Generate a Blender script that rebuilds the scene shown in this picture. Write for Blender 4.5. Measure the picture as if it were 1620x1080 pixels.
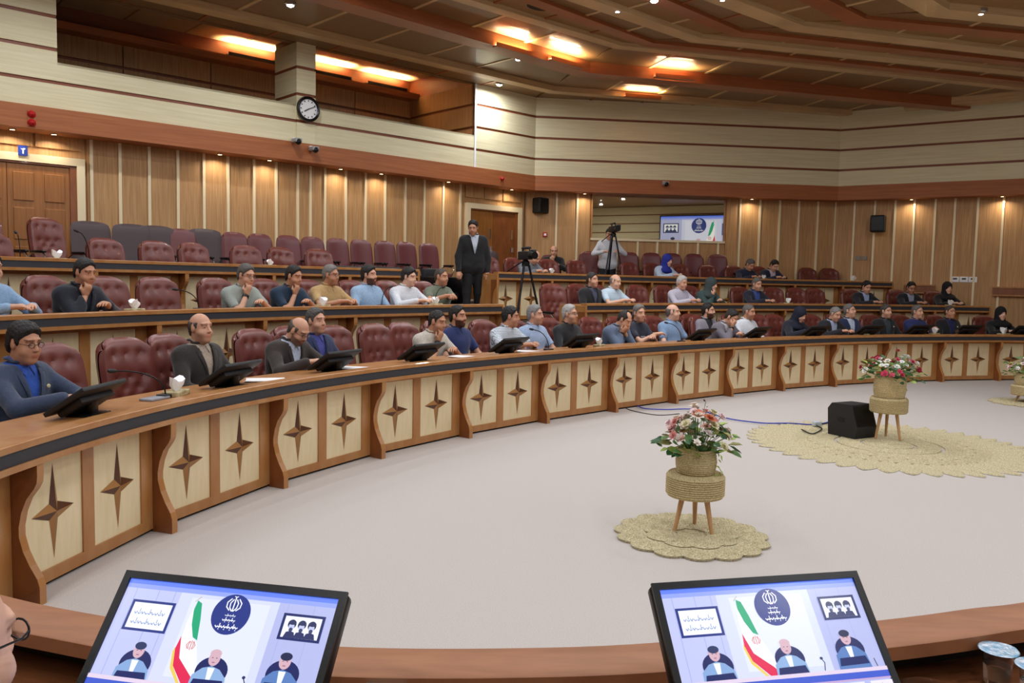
import bpy, bmesh, math, random
import numpy as np
from mathutils import Vector, Matrix
random.seed(7); rng = np.random.default_rng(7)
for o in list(bpy.data.objects): bpy.data.objects.remove(o)
SC = bpy.context.scene; COL = SC.collection

# ------------------------------------------------------------------ camera
FPX, PIT, ROLL, CH = 1300.0, .075, .02, 1.614
cam = bpy.data.cameras.new('camera'); cam.lens = 36*FPX/1620; cam.sensor_width = 36; cam.clip_start = .05; cam.clip_end = 200
camo = bpy.data.objects.new('camera', cam); COL.objects.link(camo)
camo.matrix_world = Matrix.Translation((0, 0, CH)) @ Matrix.Rotation(math.pi/2-PIT, 4, 'X') @ Matrix.Rotation(ROLL, 4, 'Z')
SC.camera = camo
SC.view_settings.view_transform = 'Standard'; SC.view_settings.look = 'None'; SC.view_settings.gamma = 1
SC.view_settings.use_curve_mapping = False; SC.view_settings.exposure = 0.13

def ray(x, y):
    dx, dy = x-810, 540-y; c, s = math.cos(ROLL), math.sin(ROLL)
    X, Y = (dx*c-dy*s)/FPX, (dx*s+dy*c)/FPX; c, s = math.cos(PIT), math.sin(PIT)
    return Vector((X, c+Y*s, Y*c-s))
def G(x, y, z=0.0):
    d = ray(x, y); t = (z-CH)/d.z; return Vector((d.x*t, d.y*t, z))
def AT(x, y, Y):
    d = ray(x, y); t = Y/d.y; return Vector((d.x*t, Y, CH+d.z*t))
def onwall(x, y, a, b):                       # pixel -> point on the vertical plane through a, b
    d = ray(x, y); e = Vector((b[0]-a[0], b[1]-a[1])); n = Vector((-e.y, e.x))
    t = (n.x*a[0]+n.y*a[1])/(n.x*d.x+n.y*d.y); return Vector((d.x*t, d.y*t, CH+d.z*t))
def PX(p):
    X, Y, Z = p[0], p[1], p[2]-CH; c, s = math.cos(PIT), math.sin(PIT)
    d = Y*c-Z*s; u = Z*c+Y*s; x, y = FPX*X/d, FPX*u/d; c, s = math.cos(ROLL), math.sin(ROLL)
    return 810+x*c+y*s, 540-(y*c-x*s)

# ------------------------------------------------------------------ world and the hall's downlights
w = bpy.data.worlds.new('world'); SC.world = w; w.use_nodes = True
w.node_tree.nodes['Background'].inputs[0].default_value = (.9, .95, 1, 1); w.node_tree.nodes['Background'].inputs[1].default_value = .03
CEIL = 5.55
LAMP_W, SOFFIT_W, COVE_W = 31.0, 3.2, 40.0
def area(name, loc, size, power, col, rot=(0, 0, 0), shape='DISK', sy=None, spread=None, parent=None):
    l = bpy.data.lights.new(name, 'AREA'); l.shape = shape; l.size = size
    if sy: l.size_y = sy
    l.energy = power; l.color = col
    if spread: l.spread = spread
    o = bpy.data.objects.new(name, l); COL.objects.link(o); o.location = loc; o.rotation_euler = rot; o.parent = parent
    return o
LAMPS_SEEN = [(820, 95), (790, 135), (977, 18), (1035, 3), (1143, 0), (1552, 22)]
LAMP_XY = [(G(x, y, CEIL-.06).x, G(x, y, CEIL-.06).y) for x, y in LAMPS_SEEN]
LAMP_XY += [(x, y) for y in (-3, 0, 2.6, 5.2, 7.8, 10.4) for x in (-5.2, -2.2, .8, 3.8, 6.8, 9.8) if not (x < -4 and y > 8) and not (x > 9 and y > 7)]
LAMP_XY += [(-5.4, 10.3), (-3.3, 12.2), (-7.4, 8.4)]  # extra downlights added to brighten the upper left wall and the wall-row chairs

# ------------------------------------------------------------------ materials
def lin(h):
    h = h.lstrip('#'); r = [int(h[i:i+2], 16)/255 for i in (0, 2, 4)]
    return tuple((c/12.92 if c <= .04045 else ((c+.055)/1.055)**2.4) for c in r)+(1,)
MATS = {}
def mat(name, col, rough=.6, metal=0, noise=None, bump=0, bscale=80, emit=None, spec=.5, coat=0, stretch=None, col2=None, trans=0, coords='Object', sheen=0, alpha=1):
    if name in MATS: return MATS[name]
    m = bpy.data.materials.new(name); m.use_nodes = True; nt = m.node_tree; b = nt.nodes['Principled BSDF']
    c = lin(col) if isinstance(col, str) else col
    b.inputs['Base Color'].default_value = c; b.inputs['Roughness'].default_value = rough; b.inputs['Metallic'].default_value = metal
    b.inputs['Specular IOR Level'].default_value = spec; b.inputs['Coat Weight'].default_value = coat
    if sheen: b.inputs['Sheen Weight'].default_value = sheen
    if trans: b.inputs['Transmission Weight'].default_value = trans
    if alpha < 1: b.inputs['Alpha'].default_value = alpha
    L = nt.links.new
    if noise or bump:
        tc = nt.nodes.new('ShaderNodeTexCoord'); mp = nt.nodes.new('ShaderNodeMapping')
        mp.inputs['Scale'].default_value = stretch or (1, 1, 1); L(tc.outputs[coords], mp.inputs[0])
    if noise:
        n = nt.nodes.new('ShaderNodeTexNoise'); n.inputs['Scale'].default_value = noise; n.inputs['Detail'].default_value = 5; L(mp.outputs[0], n.inputs[0])
        r = nt.nodes.new('ShaderNodeValToRGB'); c2 = lin(col2) if col2 else tuple(v*.75 for v in c[:3])+(1,)
        r.color_ramp.elements[0].position = .3; r.color_ramp.elements[0].color = c2; r.color_ramp.elements[1].position = .7; r.color_ramp.elements[1].color = c
        L(n.outputs[0], r.inputs[0]); L(r.outputs[0], b.inputs['Base Color'])
    if bump:
        n = nt.nodes.new('ShaderNodeTexNoise'); n.inputs['Scale'].default_value = bscale; n.inputs['Detail'].default_value = 4; L(mp.outputs[0], n.inputs[0])
        bp = nt.nodes.new('ShaderNodeBump'); bp.inputs['Strength'].default_value = bump; bp.inputs['Distance'].default_value = .01; L(n.outputs[0], bp.inputs['Height']); L(bp.outputs[0], b.inputs['Normal'])
    if emit:
        b.inputs['Emission Color'].default_value = lin(emit[0]) if isinstance(emit[0], str) else emit[0]; b.inputs['Emission Strength'].default_value = emit[1]
    MATS[name] = m; return m
VERT, HORZ = (14, 14, .6), (.5, .5, 14)
M_OAK = mat('oak_panel', '#c49a68', .6, noise=3.2, stretch=VERT, col2='#a87c4e')
M_BATTEN = mat('batten_cream', '#ead9b4', .4)
M_MAPLE = mat('maple_board', '#e6deba', .6, noise=2.5, stretch=HORZ, col2='#d8cda6')
M_BAND = mat('band_wood', '#b06a3c', .6, noise=2.5, stretch=HORZ, col2='#9a5830')
M_GROOVE = mat('groove_wood', '#8a4a2c', .5, noise=3, stretch=HORZ)
M_DESK = mat('desk_wood', '#b58350', .35, noise=3, stretch=(3, 3, 1.2), col2='#a86d36', coat=.25)
M_DESKD = mat('desk_wood_dark', '#8f5428', .4, noise=3, stretch=(3, 3, 1.2), col2='#7a4420', coat=.2)
M_CREAM = mat('panel_maple', '#ecdab2', .42, noise=4, stretch=(6, 6, 1), col2='#e2cd9f')
M_STRIP = mat('ledge_inlay', '#33343a', .55, bump=.1, bscale=300)
M_STAR1 = mat('star_light', '#b07a3e', .38, noise=6, coat=.2)
M_STAR2 = mat('star_dark', '#5c3318', .38, noise=6, coat=.2)
M_BLACK = mat('plinth_black', '#15120f', .7)
M_CARPET = mat('carpet', '#cbc4bf', .95, noise=170, col2='#b8b0aa', bump=.35, bscale=260, spec=.1)
M_CARPET2 = mat('carpet_tier', '#8d7f74', .95, noise=35, bump=.4, bscale=300, spec=.1)
M_CPANEL = mat('ceiling_panel', '#8a6a46', .42, noise=40, col2='#7a5b3a', coat=.15)
M_CPAN2 = mat('ceiling_panel_grain', '#9a764a', .45, noise=60, col2='#8a6439', coat=.15)
M_CCREAM = mat('ceiling_beam_cream', '#d2b283', .42, noise=3, stretch=HORZ, coat=.15)
M_CBROWN = mat('ceiling_beam_brown', '#a35c33', .4, noise=3, stretch=HORZ, coat=.2)
M_LEATHER = mat('leather_maroon', '#74382f', .38, bump=.12, bscale=160, noise=9, col2='#632d26', coat=.06)
M_LEATHER2 = mat('leather_plum', '#6a3436', .42, bump=.12, bscale=160)
M_GREYBACK = mat('chair_back_grey', '#4e4041', .6)
M_PLASTIC = mat('black_plastic', '#0b0b0d', .32, spec=.35, bump=.05, bscale=400)
M_PLASTM = mat('black_plastic_matt', '#17171a', .6)
M_CHROME = mat('chrome', '#c9cbd0', .15, 1)
M_METAL = mat('dark_metal', '#2a2a2d', .35, .8)
M_WHITE = mat('white_paper', '#f2f3f5', .7)
M_STRAW = mat('straw', '#dccba0', .85, noise=130, col2='#a28d5e', bump=.55, bscale=170, spec=.2)
M_STRAWP = mat('straw_pale', '#e6dcba', .85, noise=90, col2='#a3946a', bump=.9, bscale=150, spec=.2)
M_LEGW = mat('leg_wood', '#cfa070', .45, noise=6, stretch=(8, 8, 1))
M_DOOR = mat('door_wood', '#9c652f', .42, noise=3, stretch=VERT, col2='#86521f', coat=.15)
M_RED = mat('alarm_red', '#b3161c', .3)
M_BLUE = mat('cable_blue', '#2f3fae', .5)
M_LAMP = mat('lamp_glow', '#ffffff', .5, emit=((.92, .96, 1, 1), 40))
M_LAMPW = mat('lamp_glow_warm', '#ffffff', .5, emit=((1, .72, .36, 1), 10))
M_MIRROR = mat('mirror_glass', '#d9d4c4', .01, 1)
M_GLASS = mat('clear_plastic', '#ffffff', .08, trans=1)
M_FOIL = mat('foil', '#d6dde6', .3, .6, noise=60, col2='#5f9cc0', bump=.3)

# ------------------------------------------------------------------ object helpers
def link(o, parent=None):
    COL.objects.link(o)
    if parent is not None: o.parent = parent
    return o
def tag(o, label, cat, group=None, kind=None):
    if label: o['label'] = label
    if cat: o['category'] = cat
    if group: o['group'] = group
    if kind: o['kind'] = kind
    return o
def thing(name, label, cat, loc=(0, 0, 0), rz=0, group=None, scale=None):
    o = bpy.data.objects.new(name, None); o.empty_display_size = .1; link(o); o.location = loc; o.rotation_euler = (0, 0, rz)
    if scale: o.scale = scale
    return tag(o, label, cat, group)
def put(name, me, parent=None, loc=None, rz=0):
    o = bpy.data.objects.new(name, me); link(o, parent)
    if loc is not None: o.location = loc
    if rz: o.rotation_euler = (0, 0, rz)
    return o
def dup(root, loc=None, rz=None, label=None, group=None):
    def cp(o, par):
        c = o.copy(); COL.objects.link(c); c.parent = par
        for ch in o.children: cp(ch, c)
        return c
    r = cp(root, None)
    if loc is not None: r.location = loc
    if rz is not None: r.rotation_euler = (0, 0, rz)
    if label: r['label'] = label
    if group: r['group'] = group
    return r
class MB:
    def __init__(s): s.v = []; s.f = []; s.m = []
    def add(s, v, f, m=0):
        n = len(s.v); s.v += [tuple(p) for p in v]; s.f += [tuple(i+n for i in q) for q in f]; s.m += [m]*len(f); return s
    def box(s, x0, x1, y0, y1, z0, z1, m=0, M=None, bev=0):
        if bev:
            b = min(bev, (x1-x0)*.45, (y1-y0)*.45, (z1-z0)*.45); v = []
            bm = bmesh.new(); bmesh.ops.create_cube(bm, size=1)
            for q in bm.verts: q.co = Vector(((x0+x1)/2+q.co.x*(x1-x0), (y0+y1)/2+q.co.y*(y1-y0), (z0+z1)/2+q.co.z*(z1-z0)))
            bmesh.ops.bevel(bm, geom=list(bm.edges), offset=b, segments=2, affect='EDGES', profile=.5)
            bm.verts.index_update(); v = [q.co.copy() for q in bm.verts]; f = [tuple(q.index for q in fc.verts) for fc in bm.faces]; bm.free()
        else:
            v = [Vector(p) for p in ((x0, y0, z0), (x1, y0, z0), (x1, y1, z0), (x0, y1, z0), (x0, y0, z1), (x1, y0, z1), (x1, y1, z1), (x0, y1, z1))]
            f = [(3, 2, 1, 0), (4, 5, 6, 7), (0, 1, 5, 4), (1, 2, 6, 5), (2, 3, 7, 6), (3, 0, 4, 7)]
        if M is not None: v = [M @ p for p in v]
        return s.add(v, f, m)
    def tube(s, pts, r, n=8, m=0, cap=True, closed=False):
        pts = [Vector(p) for p in pts]; N = len(pts); rs = r if isinstance(r, (list, tuple)) else [r]*N
        v = []; up = Vector((0, 0, 1)); prev = None
        for i, p in enumerate(pts):
            a = pts[(i-1) % N] if (closed or i) else p; b = pts[(i+1) % N] if (closed or i < N-1) else p
            t = (b-a).normalized()
            if prev is None: u = t.cross(up) if abs(t.z) < .95 else t.cross(Vector((1, 0, 0)))
            else: u = prev-t*prev.dot(t)
            u.normalize(); prev = u; w_ = t.cross(u)
            v += [p+(u*math.cos(k*2*math.pi/n)+w_*math.sin(k*2*math.pi/n))*rs[i] for k in range(n)]
        f = []
        for i in range(N if closed else N-1):
            j = (i+1) % N
            f += [(i*n+k, i*n+(k+1) % n, j*n+(k+1) % n, j*n+k) for k in range(n)]
        if cap and not closed: f += [tuple(reversed(range(n))), tuple(range((N-1)*n, N*n))]
        return s.add(v, f, m)
    def lathe(s, prof, n=24, m=0, c=(0, 0, 0), ang=None):
        v = []; f = []; P = len(prof)
        for k in range(n):
            a = 2*math.pi*k/n; ca, sa = math.cos(a), math.sin(a)
            for (r, z) in prof:
                rr = r if ang is None else r*ang(a, z)
                v.append((c[0]+rr*ca, c[1]+rr*sa, c[2]+z))
        for k in range(n):
            j = (k+1) % n
            f += [(k*P+i, j*P+i, j*P+i+1, k*P+i+1) for i in range(P-1)]
        return s.add(v, f, m)
    def prism(s, poly, d0, d1, M=None, m=0):       # poly in local xz, extruded along y
        n = len(poly); v = [Vector((x, d0, z)) for x, z in poly]+[Vector((x, d1, z)) for x, z in poly]
        if M is not None: v = [M @ p for p in v]
        return s.add(v, [tuple(range(n)), tuple(reversed(range(n, 2*n)))]+[((i+1) % n, i, n+i, n+(i+1) % n) for i in range(n)], m)
    def mesh(s, name, mats, smooth=False):
        me = bpy.data.meshes.new(name); me.from_pydata(s.v, [], s.f)
        for q in (mats if isinstance(mats, (list, tuple)) else [mats]): me.materials.append(q)
        me.polygons.foreach_set('material_index', s.m)
        if smooth: me.polygons.foreach_set('use_smooth', [True]*len(s.f))
        bm = bmesh.new(); bm.from_mesh(me); bmesh.ops.recalc_face_normals(bm, faces=bm.faces); bm.to_mesh(me); bm.free()
        if smooth:
            try: me.set_sharp_from_angle(angle=math.radians(40))
            except Exception: pass
        me.update(); return me
    def obj(s, name, mats, parent=None, smooth=False, loc=None, rz=0): return put(name, s.mesh(name, mats, smooth), parent, loc, rz)
def FR(a, b, z=0):                                 # frame: x along a->b, y = left of it, origin a
    t = Vector((b[0]-a[0], b[1]-a[1], 0)).normalized(); n = Vector((-t.y, t.x, 0))
    return Matrix(((t.x, n.x, 0, a[0]), (t.y, n.y, 0, a[1]), (0, 0, 1, z), (0, 0, 0, 1)))
def struct(o): o['kind'] = 'structure'; return o

# ------------------------------------------------------------------ plan of the hall
ZB, ZT, SILL = 3.564, 3.88, 4.52
V2 = lambda x, y: Vector((x, y))
pA0, pA1, pB1, pC1 = V2(-6.97, 11.28), V2(.42, 18.1), V2(7.36, 18.95), V2(10.4, 16.98)
dA = (pA1-pA0).normalized(); dC = (pC1-pB1).normalized()
W0 = pA0-dA*4.0; W5 = pC1+dC*5.6
POLY = [W0, pA1, pB1, W5, V2(17.4, .2), V2(9, -7.5), V2(-6, -7.5), V2(-10.2, -4)]
NAMES = ['wall_left', 'wall_back', 'wall_right', 'wall_east', 'wall_southeast', 'wall_front', 'wall_southwest', 'wall_west']
LOW = .42                                           # lower wall stands this far behind the band
def mitre(poly, off):
    out = []; n = len(poly)
    for i in range(n):
        a, b, c = poly[i-1], poly[i], poly[(i+1) % n]
        d1 = (b-a).normalized(); d2 = (c-b).normalized(); n1 = V2(-d1.y, d1.x); n2 = V2(-d2.y, d2.x)
        k = (n1+n2)/(1+n1.dot(n2)); out.append(b+k*off)
    return out
LOWP = mitre(POLY, LOW)
fl = MB(); n8 = len(LOWP); fl.add([(p.x, p.y, 0) for p in LOWP]+[(p.x, p.y, -.15) for p in LOWP], [tuple(range(n8)), tuple(reversed(range(n8, 2*n8)))])
struct(fl.obj('floor', M_CARPET))
WALLS = {}
def wall_shell(i):
    a, b = LOWP[i], LOWP[(i+1) % n8]; M = FR(a, b); L = (b-a).length
    m = MB().box(0, L, .03, .2, 0, ZB+.2 if i == 0 else 5.7, 0, M)
    o = struct(m.obj(NAMES[i], M_OAK)); WALLS[i] = o; return o
for i in range(8): wall_shell(i)
def xs_on(i, pxs, low=True):
    P = LOWP if low else POLY; a, b = P[i], P[(i+1) % n8]
    r = []
    for x, y in pxs:
        h = onwall(x, y, a, b); r.append((V2(h.x, h.y)-a).dot((b-a).normalized()))
    return r
def panel(parent, M, x0, x1, z0, z1, y0, y1, mt, name='wall_panel'):
    if x1-x0 < .02: return
    put(name, MB().box(x0, x1, y0, y1, z0, z1, 0, M).mesh(name, mt), parent)
# lower panels and battens
stripA = xs_on(0, [(x, 330) for x in (145, 190, 236, 281, 322, 360, 401, 436, 470, 490, 513, 546, 577, 608, 640, 670, 700, 727)])
stripB = xs_on(1, [(x, 340) for x in (880, 913, 935)]); stripB2 = xs_on(1, [(x, 400) for x in (975, 1008, 1039, 1071, 1103, 1135)]); stripB3 = xs_on(1, [(x, 400) for x in (1145, 1168, 1199, 1230, 1260, 1290, 1318)])
stripC = xs_on(2, [(x, 400) for x in (1349, 1381, 1413, 1443, 1476, 1507, 1543, 1583)])
LB = (LOWP[2]-LOWP[1]).length; LC = (LOWP[3]-LOWP[2]).length; LA = (LOWP[1]-LOWP[0]).length
dl0, dl1 = xs_on(0, [(-75, 300), (133, 300)]); dr0, dr1 = xs_on(0, [(735, 340), (823, 340)])
dl0 = dl1-1.95
def battens(i, xs, z0, z1):
    M = FR(LOWP[i], LOWP[(i+1) % n8])
    for x in xs: panel(WALLS[i], M, x-.022, x+.022, z0, z1, -.035, .03, M_BATTEN, 'batten')
def panels(i, xs, z0, z1):
    M = FR(LOWP[i], LOWP[(i+1) % n8])
    for a, b in zip(xs[:-1], xs[1:]): panel(WALLS[i], M, a+.024, b-.024, z0, z1, -.005, .03, M_OAK)
LEV4 = 1.2
A_all = [dl1+.02]+stripA+[dr0-.03]; panels(0, A_all, LEV4, ZB); battens(0, stripA, LEV4, ZB)
A_l = [0, .55, 1.1, max(1.2, dl0-.02)]; panels(0, A_l, LEV4, ZB); battens(0, A_l[1:3], LEV4, ZB)
DZ1, DZ2 = 3.26, 3.2
Mx = FR(LOWP[0], LOWP[1])
for a, b in ((dl0, dl0+.65), (dl0+.65, dl0+1.3), (dl0+1.3, dl1)): panel(WALLS[0], Mx, a+.02, b-.02, DZ1+.12, ZB, -.005, .03, M_OAK)
for k in range(3): panel(WALLS[0], Mx, dr0+(dr1-dr0)*k/3+.02, dr0+(dr1-dr0)*(k+1)/3-.02, DZ2+.12, ZB, -.005, .03, M_OAK)
panels(0, [dr1+.02, LA-.01], LEV4, ZB)
B_a = [0]+stripB; panels(1, B_a, LEV4, ZB); battens(1, stripB[:-1], LEV4, ZB)
wz0 = onwall(1040, 379, LOWP[1], LOWP[2]).z; wz1 = onwall(1040, 313, LOWP[1], LOWP[2]).z
panels(1, [stripB[-1]]+stripB2+[stripB3[0]], LEV4, wz0-.05); battens(1, stripB2, LEV4, wz0-.05)
panels(1, stripB3+[LB], LEV4, ZB); battens(1, stripB3[1:], LEV4, ZB)
xs = stripC[:]
while xs[-1]+.62 < LC: xs.append(xs[-1]+.62)
panels(2, [0]+xs, 0, ZB); battens(2, xs, 0, ZB)
for i in (3, 4, 5, 6, 7):
    L = (LOWP[(i+1) % n8]-LOWP[i]).length; k = int(L/1.2); xs_ = [L*j/k for j in range(k+1)]
    panels(i, xs_, 0, ZB); battens(i, xs_[1:-1], 0, ZB)
# band (soffit) and upper boards
ROWS = [(ZT, 4.215), (4.265, 4.665), (4.715, 5.115), (5.165, CEIL)]
def upper(i, x0, x1, rows, zmax=CEIL):
    a, b = POLY[i], POLY[(i+1) % n8]; M = FR(a, b)
    for (z0, z1) in rows:
        z1 = min(z1, zmax)
        if z1 <= z0+.01: continue
        panel(WALLS[i], M, x0, x1, z0, z1, 0, .06, M_MAPLE, 'maple_board')
        if z1 < zmax-.02: panel(WALLS[i], M, x0, x1, z1, z1+.05, .022, .07, M_GROOVE, 'groove_strip')
for i in range(8):
    a, b = POLY[i], POLY[(i+1) % n8]; M = FR(a, b); L = (b-a).length; la, lb = LOWP[i], LOWP[(i+1) % n8]
    bd = MB(); t = (b-a).normalized(); nn = V2(-t.y, t.x)
    ia, ib = a-nn*.03, b-nn*.03
    v = [(ia.x, ia.y, ZB), (ib.x, ib.y, ZB), (lb.x, lb.y, ZB), (la.x, la.y, ZB), (ia.x, ia.y, ZT), (ib.x, ib.y, ZT), (lb.x, lb.y, ZT), (la.x, la.y, ZT)]
    bd.add(v, [(3, 2, 1, 0), (4, 5, 6, 7), (0, 1, 5, 4), (1, 2, 6, 5), (2, 3, 7, 6), (3, 0, 4, 7)])
    o = struct(bd.obj('trim_%d' % (i+1), M_BAND))
    if i != 0: upper(i, 0, L, ROWS)
opL, opR, colL, colR = xs_on(0, [(90, 60), (753, 180), (468, 150), (498, 150)], False)
LAu = (POLY[1]-POLY[0]).length
upper(0, 0, opL, ROWS); upper(0, opR, LAu, ROWS); upper(0, opL, opR, ROWS[:2], SILL)
M = FR(POLY[0], POLY[1])
panel(WALLS[0], M, opL, opR, SILL-.03, SILL, 0, .3, M_MAPLE, 'sill_cap')
panel(WALLS[0], M, opR-.035, opR+.005, ZT, CEIL, -.015, .0, M_WHITE, 'conduit')
# column that carries the clock, balcony behind the opening
cm = MB(); colp = struct(MB().box(colL+.01, colR-.01, .0, .75, ZT, CEIL+.1, 0, M).obj('column', M_GROOVE))
for (z0, z1) in ROWS: panel(colp, M, colL, colR, z0, z1, -.03, .76, M_MAPLE, 'maple_board')
bz = 5.98; BD = 2.3
struct(MB().box(opL-1.5, opR+.2, BD, BD+.15, 3.9, bz, 0, M).obj('wall_balcony', M_GROOVE)); wb = bpy.data.objects['wall_balcony']
for z0, z1 in ((4.0, 4.6), (4.65, 5.1), (5.15, 5.5)):
    k = 6
    for j in range(k):
        a = opL-1.5+(opR+1.6-opL)*j/k; b = opL-1.5+(opR+1.6-opL)*(j+1)/k
        panel(wb, M, a+.01, b-.01, z0, z1, BD-.05, BD, M_MAPLE if False else M_OAK, 'wall_panel')
struct(MB().box(opL-1.5, opR+.2, 0.08, BD, 3.85, 4.0, 0, M).obj('floor_balcony', M_CARPET2))
struct(MB().box(opL-1.5, opR+.2, BD-.38, BD, 5.5, 5.62, 0, M).obj('trim_9', M_BAND))
struct(MB().box(opL-1.6, opR+.3, .05, BD+.2, bz, bz+.1, 0, M).obj('ceiling_balcony', M_CPANEL)); cb = bpy.data.objects['ceiling_balcony']
for j in range(9):
    a = opL-1.5+(opR+1.7-opL)*j/9; b = opL-1.5+(opR+1.7-opL)*(j+1)/9
    for y0, y1 in ((.3, 1.2), (1.22, BD-.02)): panel(cb, M, a+.015, b-.015, bz-.03, bz, y0, y1, M_CCREAM, 'ceiling_panel')
struct(MB().box(opR, opR+.08, .06, BD+.1, ZT, bz, 0, M).obj('wall_balcony_end', M_GROOVE)); we = bpy.data.objects['wall_balcony_end']
for (z0, z1) in ROWS[1:]: panel(we, M, opR-.03, opR, z0, z1, .1, BD, M_OAK, 'wall_panel')
struct(MB().box(opL-1.6, opL-1.5, .06, BD+.1, ZT, bz, 0, M).obj('wall_balcony_side', M_OAK))
struct(MB().box(opL-1.5, opR+.1, .06, .16, CEIL, bz, 0, M).obj('trim_10', M_CPANEL))

# ------------------------------------------------------------------ ceiling: slab, mitred beams, panels and ribs
PC = [V2(p.x, p.y) for p in mitre(POLY, .05)]
ce = MB().add([(p.x, p.y, CEIL+.03) for p in PC]+[(p.x, p.y, CEIL+.2) for p in PC], [tuple(reversed(range(n8))), tuple(range(n8, 2*n8))]+[(i, (i+1) % n8, n8+(i+1) % n8, n8+i) for i in range(n8)])
ceil_o = struct(ce.obj('ceiling', M_CPAN2))
RINGS = [  # kind, pixel on the A leg, corner, pixel on the B leg, width, drop
 ('c', (300, 2), (873, 138), (1360, 177), .24, .10), ('b', (600, 4), (925, 101), (1440, 151), .34, .20), ('c', (765, 4), (978, 69), (1547, 129), .20, .06),
 ('b', (860, 4), (1026, 66), (1620, 128), .22, .05), ('c', (945, 2), (1102, 57), (1620, 111), .26, .07), ('b', (1055, 2), (1165, 49), (1620, 98), .24, .05),
 ('c', (1166, 2), (1261, 38), (1620, 81), .30, .07), ('b', (1302, 2), (1356, 29), (1620, 54), .30, .05), ('c', (1465, 2), (1484, 13), (1620, 27), .34, .07)]
RL = []
for k, a, c, b, wd, dr in RINGS:
    A_, C_, B_ = [V2(*G(*q, CEIL)[:2]) for q in (a, c, b)]
    ua = (A_-C_).normalized(); ub = (B_-C_).normalized(); RL.append((k, C_, ua, ub, wd, dr))
def beam_poly(C_, ua, ub, wd, la, lb):
    na = V2(ua.y, -ua.x); nb = V2(-ub.y, ub.x)       # towards the hall's middle, from a leg's own direction
    if na.dot(V2(.6, -.8)) < 0: na = -na
    if nb.dot(V2(.6, -.8)) < 0: nb = -nb
    k = (na+nb)/(1+na.dot(nb))
    return [C_+ua*la+na*wd/2, C_+k*wd/2, C_+ub*lb+nb*wd/2, C_+ub*lb-nb*wd/2, C_-k*wd/2, C_+ua*la-na*wd/2], na, nb
def inside_right(p):                                  # clip against the right wall
    return (p-pB1).dot(V2(-dC.y, dC.x)) < -.0
def maxlen(C_, u, lim):
    L = lim
    nn = V2(-dC.y, dC.x); den = u.dot(nn)
    if den > 1e-4: L = min(L, ((pB1-C_).dot(nn))/den-.02)
    return L
for i, (k, C_, ua, ub, wd, dr) in enumerate(RL):
    lb = maxlen(C_, ub, 12); P, na, nb = beam_poly(C_, ua, ub, wd, 17, lb)
    z0, z1 = CEIL-dr, CEIL+.03
    m = MB().add([(p.x, p.y, z0) for p in P]+[(p.x, p.y, z1) for p in P], [(0, 1, 4, 5), (1, 2, 3, 4), (6, 11, 10, 7), (7, 10, 9, 8)]+[(j, (j+1) % 6, 6+(j+1) % 6, 6+j) for j in range(6)])
    m.obj('ceiling_beam', M_CCREAM if k == 'c' else M_CBROWN, ceil_o)
def quadprism(q, z0, z1, mt, name, shrink=.03):
    c = sum(q, V2(0, 0))/4
    q = [p+(c-p).normalized()*shrink for p in q]
    m = MB().add([(p.x, p.y, z0) for p in q]+[(p.x, p.y, z1) for p in q], [(0, 1, 2, 3), (7, 6, 5, 4)]+[(j, (j+1) % 4, 4+(j+1) % 4, 4+j) for j in range(4)])
    return m.obj(name, mt, ceil_o)
WALLRING = ('w', V2(.42, 18.1), -dA, (pB1-pA1).normalized(), .0, 0)
seq = [WALLRING]+RL
for i in range(len(seq)-1):
    _, C0, a0, b0, w0, _ = seq[i]; kk, C1_, a1, b1, w1, _ = seq[i+1]
    pm = M_CPANEL if i < 3 else (M_CPAN2 if i % 2 else M_CPANEL); rm = M_CBROWN if i in (0, 3, 6) else M_CCREAM
    for leg in 'AB':
        d0, d1 = (a0, a1) if leg == 'A' else (b0, b1)
        step = 1.15 if i < 3 else 1.0
        nmax = 15 if leg == 'A' else 12
        nn = V2(-d1.y, d1.x)
        if nn.dot(C1_-C0) < 0: nn = -nn
        gap = max(.05, (C1_-C0).dot(nn)); s0 = (C1_-C0).dot(d1)
        for j in range(nmax):
            t0, t1 = s0+j*step, s0+(j+1)*step
            if leg == 'B':
                lim = maxlen(C1_, d1, 12)
                if j*step > lim: break
                t1 = min(t1, s0+lim)
            # outer edge on ring i, inner edge on ring i+1
            e = (w1/2+.0); e0 = w0/2
            o0 = C0+d0*t0+nn*e0; o1 = C0+d0*t1+nn*e0; i0 = C1_+d1*(t0-s0)-nn*e; i1 = C1_+d1*(t1-s0)-nn*e
            if j == 0: o0 = C0+nn*e0
            q = [o0, o1, i1, i0]
            if (i0-o0).dot(nn) < .04: continue
            quadprism(q, CEIL, CEIL+.032, pm, 'ceiling_panel', .035)
            if j:
                dd = d1*.03
                m = MB(); qq = [o0-dd, o0+dd, i0+dd, i0-dd]
                m.add([(p.x, p.y, CEIL-.012) for p in qq]+[(p.x, p.y, CEIL+.03) for p in qq], [(0, 1, 2, 3), (7, 6, 5, 4)]+[(k_, (k_+1) % 4, 4+(k_+1) % 4, 4+k_) for k_ in range(4)])
                m.obj('ceiling_rib', rm, ceil_o)
# dark slot and bulkhead over the right wall
Mr = FR(POLY[2], POLY[3]); s0 = xs_on(2, [(1436, 160)], False)[0]; LR = (POLY[3]-POLY[2]).length
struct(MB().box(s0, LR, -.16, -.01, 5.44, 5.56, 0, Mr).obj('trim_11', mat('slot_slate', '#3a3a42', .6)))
struct(MB().box(s0, LR, -.5, -.16, 5.40, 5.56, 0, Mr).obj('trim_12', M_CCREAM))
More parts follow.
